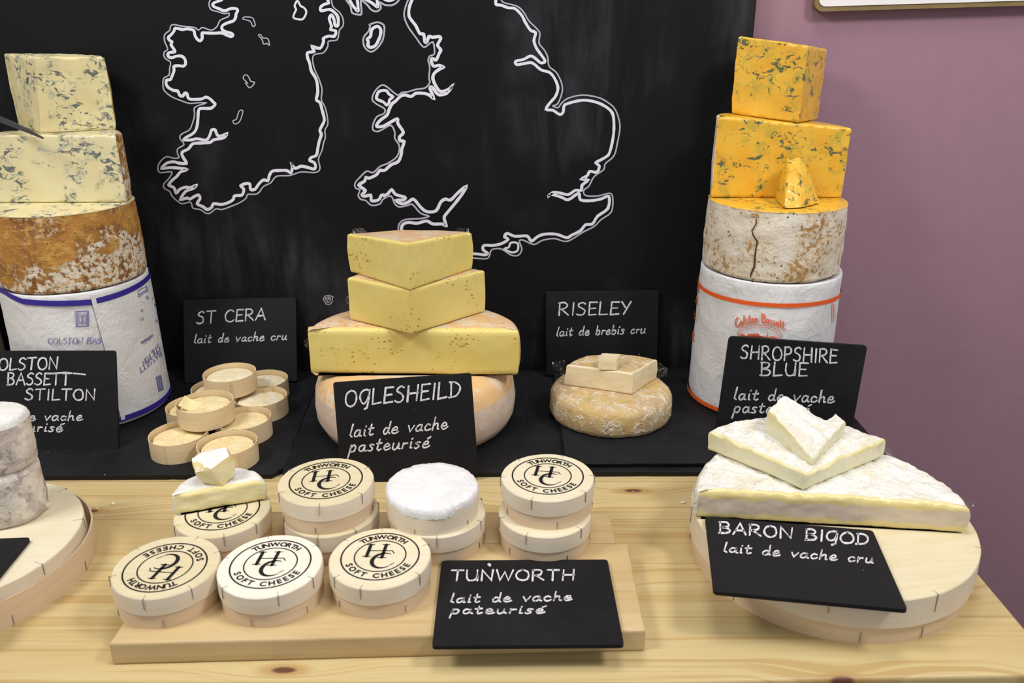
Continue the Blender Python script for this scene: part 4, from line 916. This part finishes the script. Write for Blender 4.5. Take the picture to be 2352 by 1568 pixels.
# half soft cheese on the back left box
zs = ZB + BOX_H + .0008
Lh, Rh = on_z(404, 1183, zs), on_z(611, 1149, zs); ch = Rh - Lh; mid = (Lh + Rh) / 2; rad = ch.length / 2; a0 = math.atan2(ch.y, ch.x)
plan = [(Lh.x, Lh.y, 'cut')] + [(mid.x + rad * math.cos(a0 + PI * k / 28), mid.y + rad * math.sin(a0 + PI * k / 28), 'rind') for k in range(29)]
mb = slab(plan, zs, zs + .0275, er=.005, bulge=.003, amp=.0016, sc=60, seed=41, step=.003, topamp=.0012, topsc=90)
cheese('soft_cheese_half', (mid.x, mid.y + .02, zs), 'white rinded half round of soft cheese standing on a printed lid', 'cheese', mb, M['tun'], M['tun_rind'])
pts = [on_y(439, 1052, .879), on_y(463, 1034, .90), on_y(520, 1023, .905), on_y(527, 1046, .890), on_y(484, 1078, .868), on_y(447, 1084, .868),
       on_y(543, 1058, .900), on_y(538, 1092, .890), on_y(511, 1117, .874), on_y(478, 1112, .878), on_y(455, 1102, .882), on_y(500, 1090, .91)]
top3 = (pts[0], pts[2], pts[4]); axn = (top3[1] - top3[0]).cross(top3[2] - top3[0]); axn = -axn if axn.z < 0 else axn
A_, B_ = hull_split(hull(pts, 4, .0018, 7, .2, 120), axn, .80)
t = thing('soft_cheese_wedge', (mid.x, mid.y + .01, zs + .0285), 'small white rinded wedge perched on the half soft cheese', 'cheese')
weld(A_.build('rind', M['tun_rind'], t)); weld(B_.build('paste', M['tun'], t))

# ================================================================== BIG ROUND BOXES
BC = (.3887, .872); BZ = .060
big = 'large_round_box'
wood_box(big, (*BC, 0), 'large round wooden box at the right carrying the white brie half wheel', M['lid_cream'], .15, 'large round wooden boxes', r=.1653, h=BZ, lh=.036, stamped=False, base_r=.1615, seed=1.7, ns=(9, 9))
BLC = (-.641, .820)
t = thing(big, (-.683, .836, 0), 'large round wooden box cut by the left edge, goat cheeses on it', 'box', 'large round wooden boxes')
t.location = (-.667, .834, 0); BZ2 = .052; o = Vector((0, 0, 0))
mb = MB(); lathe(mb, [(0, 0), (.1495, 0), (.1505, .018), (.1500, .036), (.1478, .036), (.1478, .004), (0, .004)], 0, 0, 120, .0006, 40, 2, .0004); b = mb.build('outer_ring', M['base'], t, 40, shift=o)
for k in range(9):
    s_ = staple_mb(.1510, .002, .014).build('staple', M['staple'], b, 30, False, shift=o); s_.rotation_euler.z = k * 2 * PI / 9 + .9
mb = MB(); lathe(mb, [(.1330, .006), (.1338, .03), (.1335, .0508)], 0, 0, 120, .0006, 40, 4, .0004); l = mb.build('inner_ring', M['side'], t, 40, shift=o)
mb = MB(); lathe(mb, [(.1335, .0508), (.1325, .052), (.1, .052), (.04, .052), (0, .052)], 0, 0, 120, .0006, 40, 4, .0004); mb.build('top_disc', M['lid_pale'], l, 40, shift=o)
l.location = (.0130, -.005, 0)
for k in range(9):
    s_ = staple_mb(.1342, .038, .0515, .012, .052).build('staple', M['staple'], l, 30, False, shift=o); s_.rotation_euler.z = k * 2 * PI / 9 + .5
# goat cheeses
for (cx_, cy_, z0, z1, r_, lab, sd_) in ((-.6215, .885, BZ2 + .0005, .122, .041, 'lower ash coloured goat cheese cylinder on the left box', 3), (-.6195, .886, .1222, .1885, .0393, 'upper ash and white goat cheese cylinder stacked at the left edge', 6)):
    t = thing('goat_cheese', (cx_, cy_, z0), lab, 'cheese', 'stacked goat cheese cylinders')
    h_ = z1 - z0; mb = MB(); lathe(mb, [(0, z0), (r_ * .9, z0), (r_ * .985, z0 + .004), (r_ * 1.01, z0 + h_ * .3), (r_, z0 + h_ * .6), (r_ * .99, z1 - .009)], cx_, cy_, 80, .0018, 60, sd_); mb.build('rind', M['goat'], t, 60)
    mb = MB(); lathe(mb, [(r_ * .99, z1 - .009), (r_ * .95, z1 - .003), (r_ * .85, z1), (0, z1)], cx_, cy_, 80, .0018, 60, sd_); mb.build('top_rind', M['goat_top' if sd_ == 6 else 'goat'], t, 60)
# brie half wheel
zb0 = BZ + .0008
Lb, Rb = on_z(1598, 1189, zb0), on_z(2213, 1226, zb0); ch = Rb - Lb; mid = (Lb + Rb) / 2; rad = ch.length / 2; a0 = math.atan2(ch.y, ch.x)
plan = [(Lb.x, Lb.y, 'cut')] + [(mid.x + rad * math.cos(a0 + PI * k / 40), mid.y + rad * math.sin(a0 + PI * k / 40), 'rind') for k in range(41)]
mb = slab(plan, zb0, zb0 + .036, er=.006, bulge=.004, amp=.0013, sc=50, seed=51, step=.003, topamp=.0030, topsc=62, rings=36, ztop=lambda x, y: .004 - .03 * abs(x - mid.x) * .5)
t = cheese('half_round_brie', (mid.x, mid.y + .05, zb0), 'big white rinded brie half wheel lying on the large box at the right', 'cheese', mb, M['brie'], M['brie_rind'])
film_tuft(t, Rb + Vector((.0, .012, .03)), (.02, .012), 3, up=(1, 0, 0), side=(0, 0, 1)); film_tuft(t, Lb + Vector((-.002, .008, .015)), (.02, .01), 5, up=(-1, 0, .2), side=(0, 0, 1))
zb1 = zb0 + .0402
A = Vector(xy(1846, 1127, zb1)); mb = slab(wedge_plan(A, xy(1626, 1033, zb1), xy(2027, 1050, zb1)), zb1, zb1 + .022, er=.004, bulge=.002, amp=.0014, sc=45, seed=55, step=.003, topamp=.0026, topsc=75, rings=26, ztop=lambda x, y: .05 * (y - A.y))
t = cheese('brie_wedge', (A.x, A.y + .05, zb1), 'white rinded brie quarter on the big brie half wheel', 'cheese', mb, M['brie_wedge'], M['brie_rind'])
film_tuft(t, on_z(2026, 1040, zb1 + .012), (.024, .012), 6, up=(1, -.2, 0), side=(0, 0, 1))
zb2 = zb1 + .0225
A = Vector(xy(1864, 1071, zb2)); L_ = Vector(xy(1757, 1000, zb2)); R_ = Vector(xy(1937, 1004, zb2)); Nn = Vector(xy(1882, 985, zb2)); Lb2 = Vector(xy(1790, 975, zb2)); Rb2 = Vector(xy(1915, 985, zb2))
plan = [(A.x, A.y, 'cut'), (R_.x, R_.y, 'rind'), (Rb2.x, Rb2.y, 'rind'), (Nn.x, Nn.y - .012, 'cut'), (Nn.x - .012, Nn.y - .004, 'rind'), (Lb2.x, Lb2.y, 'rind'), (L_.x, L_.y, 'cut')]
mb = slab(plan, zb2, zb2 + .0095, er=.002, amp=.0016, sc=80, seed=58, step=.0025, topamp=.0016, topsc=110, rings=14, ztop=lambda x, y: .30 * (y - A.y) - .14 * (x - A.x) - .013 * math.exp(-((x - Nn.x) ** 2 + (y - Nn.y) ** 2) / .0005))
cheese('brie_wedge', (A.x, A.y + .03, zb2), 'small torn brie wedge on the very top of the brie pile', 'cheese', mb, M['brie_wedge'], M['brie_rind'])

# ================================================================== SMALL OPEN BOXES
HM = .031
def mini_box(x, y, z, lab, seed):
    t = thing('small_cheese_box', (x, y, z), 'small open wooden box ' + lab, 'box', 'small open round boxes on the left slate')
    o = Vector((0, 0, 0)); r = .0425
    mb = MB(); lathe(mb, [(r - .0014, 0), (r, 0), (r + .0003, HM * .5), (r, HM), (r - .0010, HM), (r - .0012, HM * .5), (r - .0014, 0)], 0, 0, 84, .0005, 40, seed, .0006); b = mb.build('band', M['mini'], t, 40, shift=o)
    mb = MB(); lathe(mb, [(0, 0), (r - .0016, 0), (r - .0016, .002), (0, .002)], 0, 0, 60); mb.build('bottom', M['mini'], t, 40, shift=o)
    mb = MB(); mb.box((-.0012, -r - .0009, .0005), (.0002, -r + .0004, HM - .0003)); s_ = mb.build('seam', M['base'], b, 30, False, shift=o); s_.rotation_euler.z = seed
    c = thing('soft_cheese_round', (x, y, z + .0025), 'soft golden cheese inside the small box ' + lab, 'cheese', 'soft cheeses in the small open boxes')
    mb = MB(); rc = .0385; zc_ = HM - .0095; n_r = 9
    prof = [(0, 0), (rc * .96, 0), (rc, .004), (rc * 1.005, zc_ * .7), (rc * .97, zc_ * .93)]
    lathe(mb, prof, 0, 0, 64, .0008, 60, seed)
    vv = []; sg = 64
    for i in range(n_r):
        f = 1 - i / n_r
        for k in range(sg):
            a = 2 * PI * k / sg; p = Vector((rc * .97 * f * math.cos(a), rc * .97 * f * math.sin(a), zc_ * .93 + .0022 * (1 - f ** 6)))
            p.z += .0014 * nz(p, 95, seed) + .0012 * nz(p, 45, seed + 3) if i else 0
            vv.append(p)
    mb.add(vv, [(i*sg+k, i*sg+(k+1) % sg, (i+1)*sg+(k+1) % sg, (i+1)*sg+k) for i in range(n_r-1) for k in range(sg)] + [tuple((n_r-1)*sg + k for k in range(sg))])
    mb.build('rind', M['stcera_white'] if int(seed * 10) % 3 == 0 else M['stcera'], c, 60, shift=o)
    return c
minis = [(-.436, 1.326, S0, 'at the back right of the pile', .3), (-.5045, 1.293, S0, 'at the back left of the pile, half covered', -.6),
         (-.4195, 1.2555, S0, 'at the right, below the back right one', .9), (-.5195, 1.2215, S0, 'on the left, hidden under the front top box', -.4),
         (-.4245, 1.1745, S0, 'right of centre, behind the front right one', .55), (-.5065, 1.1225, S0, 'at the front left of the pile', -.1),
         (-.4225, 1.0915, S0, 'at the front right, nearest the cutting board', .7), (-.4765, 1.2835, S0 + HM + .0003, 'on top at the back of the pile', .35), (-.4780, 1.1680, S0 + HM + .0003, 'on top at the front, its cheese torn open', -.8)]
for mm in minis: lastc = mini_box(*mm)
# torn, curled rind on the front top cheese
mb = MB(); vv = []; p0 = Vector((-.495, 1.166, S0 + 2 * HM - .0065)); n = 12
for i in range(n):
    for j in range(n):
        a, b_ = i / (n-1), j / (n-1); q = p0 + Vector((.034 * (a - .5), .030 * (b_ - .6), .009 * max(0, 1 - 1.6 * a) ** 2 + .004 * b_ * b_ * (1 - a) + .0012 * math.sin(a * 9 + b_ * 4) * (1 - a) + .001 * nz((a, b_, 0), 5)))
        vv.append(q)
mb.add(vv, [(i*n+j, (i+1)*n+j, (i+1)*n+j+1, i*n+j+1) for i in range(n-1) for j in range(n-1)])
tr = mb.build('torn_rind', M['torn'], None, 60, shift=lastc.location); tr.parent = lastc

# ================================================================== SLATE SIGNS
# lying signs
zs_ = ZB + .0058
sign(on_z(1012, 1287, zs_), on_z(1397, 1283, zs_), on_z(1432, 1480, zs_ ), on_z(995, 1481, zs_), 'black slate sign lying on the front right of the cutting board',
     [('TUNWORTH', (1036, 1333), (1318, 1332), 24, 5), ('lait de vache', (1034, 1384), (1312, 1378), 21, 4.4), ('pateurisé', (1034, 1409), (1249, 1408), 20, 4.4)], th=.0055,
     extra=[([(1123, 1296), (1125, 1297)], 7)])
zs_ = BZ + .0065
sign(on_z(1632, 1187, zs_), on_z(2018, 1218, zs_), on_z(2070, 1398, zs_), on_z(1625, 1354, zs_), 'black slate sign lying askew on the large box in front of the brie',
     [('BARON BIGOD', (1651, 1223), (1994, 1251), 25, 5.5), ('lait de vache cru', (1661, 1267), (2004, 1293), 22, 4.4)], th=.0055)
# leaning signs
def lean(tl, tr_, br_, bl, zbot_px, ztop_Y, zb, Yt):
    return on_y(*tl, Yt), on_y(*tr_, Yt), on_z(*br_, zb), on_z(*bl, zb)
def upright(cx_px, cy_px, Ybot, zbot, Ytop, tl, tr_, bl, br_):
    """corners measured on the plane through a bottom line (Ybot,zbot) leaning back to Ytop at the top edge"""
    q = on_y((tl[0] + tr_[0]) / 2, (tl[1] + tr_[1]) / 2, Ytop); o_ = Vector((0, Ybot, zbot)); n__ = Vector((1, 0, 0)).cross(Vector((0, q.y - Ybot, q.z - zbot))).normalized()
    f = plane_fn(o_, n__, 0); return f(*tl), f(*tr_), f(*br_), f(*bl)
sign(*upright(0, 0, 1.047, .003, 1.090, (769, 877), (1083, 857), (780, 1112), (1098, 1089)), 'black slate sign leaning on the yellow stack in the middle',
     [('OGLESHEILD', (792, 934), (1056, 911), 36, 5.2), ('lait de vache', (801, 1004), (1026, 984), 29, 4.6), ('pasteurisé', (801, 1038), (984, 1027), 29, 4.6)])
sign(*upright(0, 0, 1.176, S1z + .0005, 1.192, (1665, 772), (1978, 793), (1652, 1008), (1964, 1029)), 'black slate sign leaning on the orange banded drum at the right',
     [('SHROPSHIRE', (1701, 823), (1922, 834), 31, 4.8), ('BLUE', (1746, 862), (1854, 864), 30, 4.8), ('lait de vache', (1684, 917), (1914, 925), 27, 4.6), ('pasteurisé', (1684, 947), (1858, 951), 26, 4.6)], rc=.006)
sign(*upright(0, 0, 1.385, S1z - .0075, 1.434, (1253, 669), (1511, 667), (1255, 866), (1511, 863)), 'black slate sign against the chalkboard behind the golden wheel',
     [('RISELEY', (1282, 724), (1448, 722), 29, 4.2), ('lait de brebis cru', (1277, 772), (1481, 765), 21, 3.4)], th=.0045) if False else None
sign(*upright(0, 0, 1.404, S1z - .0075, 1.431, (1253, 669), (1511, 667), (1255, 862), (1511, 860)), 'black slate sign against the chalkboard behind the golden wheel',
     [('RISELEY', (1282, 724), (1448, 722), 29, 4.2), ('lait de brebis cru', (1277, 772), (1481, 765), 21, 3.4)], th=.0045)
sign(*upright(0, 0, 1.376, S0 + .0005, 1.431, (415, 687), (677, 683), (429, 880), (685, 875)), 'black slate sign against the chalkboard behind the small open boxes',
     [('ST CERA', (452, 743), (609, 734), 27, 4.0), ('lait de vache cru', (445, 788), (657, 780), 20, 3.2)], th=.0045)
sign(*upright(0, 0, 1.128, S0 + .0005, 1.172, (-48, 806), (265, 805), (-46, 1035), (272, 1035)), 'black slate sign at the left edge leaning on the blue banded drum',
     [('COLSTON', (-27, 851), (132, 847), 27, 4.8), ('BASSETT', (16, 883), (160, 884), 27, 4.6), ('STILTON', (58, 918), (218, 919), 25, 4.6), ('lait de vache', (-28, 966), (188, 965), 21, 4.2), ('pasteurisé', (-28, 990), (142, 991), 22, 4.2)],
     extra=[([(110, 858), (150, 855), (196, 860)], 3.5)])
zs_ = BZ2 + .006
sign(on_z(-200, 1246, zs_), on_z(25, 1238, zs_), on_z(-22, 1400, zs_), on_z(-290, 1412, zs_), 'black slate sign lying on the left box, mostly out of frame', [], th=.0055)

# ================================================================== CRUMBS
for k, (px, py, s_, lab) in enumerate(((259, 1157, .0035, 'cheese crumb on the table right of the left box, the upper of two'), (224, 1167, .0032, 'cheese crumb on the table right of the left box, the lower of two'), (1569, 1154, .0034, 'white cheese crumb on the table left of the large right box'),
                            (1454, 1130, .002, 'tiny crumb on the table below the right slate'))):
    c = on_z(px, py, s_ * .5); rr_ = random.Random(k)
    pts = [c + Vector((rr_.uniform(-1, 1) * s_ * 1.1, rr_.uniform(-1, 1) * s_ * .8, rr_.uniform(-.5, .6) * s_)) for _ in range(12)]
    _, mbo = hull_split(hull(pts, 1, .0003, k, .15, 200), (0, 0, 1), 2)
    ob = mbo.build('cheese_crumb', M['crumb'], None, shift=c); ob.location = c; weld(ob); tag(ob, lab, 'crumb', 'cheese crumbs on the table')
for k, (px, py, s_, lab) in enumerate(((104, 1128, .012, 'yellowish crumbled piece of goat cheese leaning on the lower goat cheese'), (109, 1146, .006, 'small white crumb of goat cheese at the foot of the cylinders'))):
    c = on_z(px, py + 14, BZ2 + .006); rr_ = random.Random(k + 20)
    pts = [c + Vector((rr_.uniform(-1, 1) * s_ * .6, rr_.uniform(-1, 1) * s_ * .5, rr_.uniform(-.5, 1.2) * s_)) for _ in range(14)]; lo = min(q.z for q in pts); pts = [q - Vector((0, 0, lo - BZ2 - .0005)) for q in pts]
    _, mbo = hull_split(hull(pts, 1, .0006, k, .15, 200), (0, 0, 1), 2)
    ob = mbo.build('cheese_crumb', M['crumb'], None, shift=Vector((c.x, c.y, BZ2))); ob.location = (c.x, c.y, BZ2); weld(ob); tag(ob, lab, 'crumb', 'goat cheese crumbs')
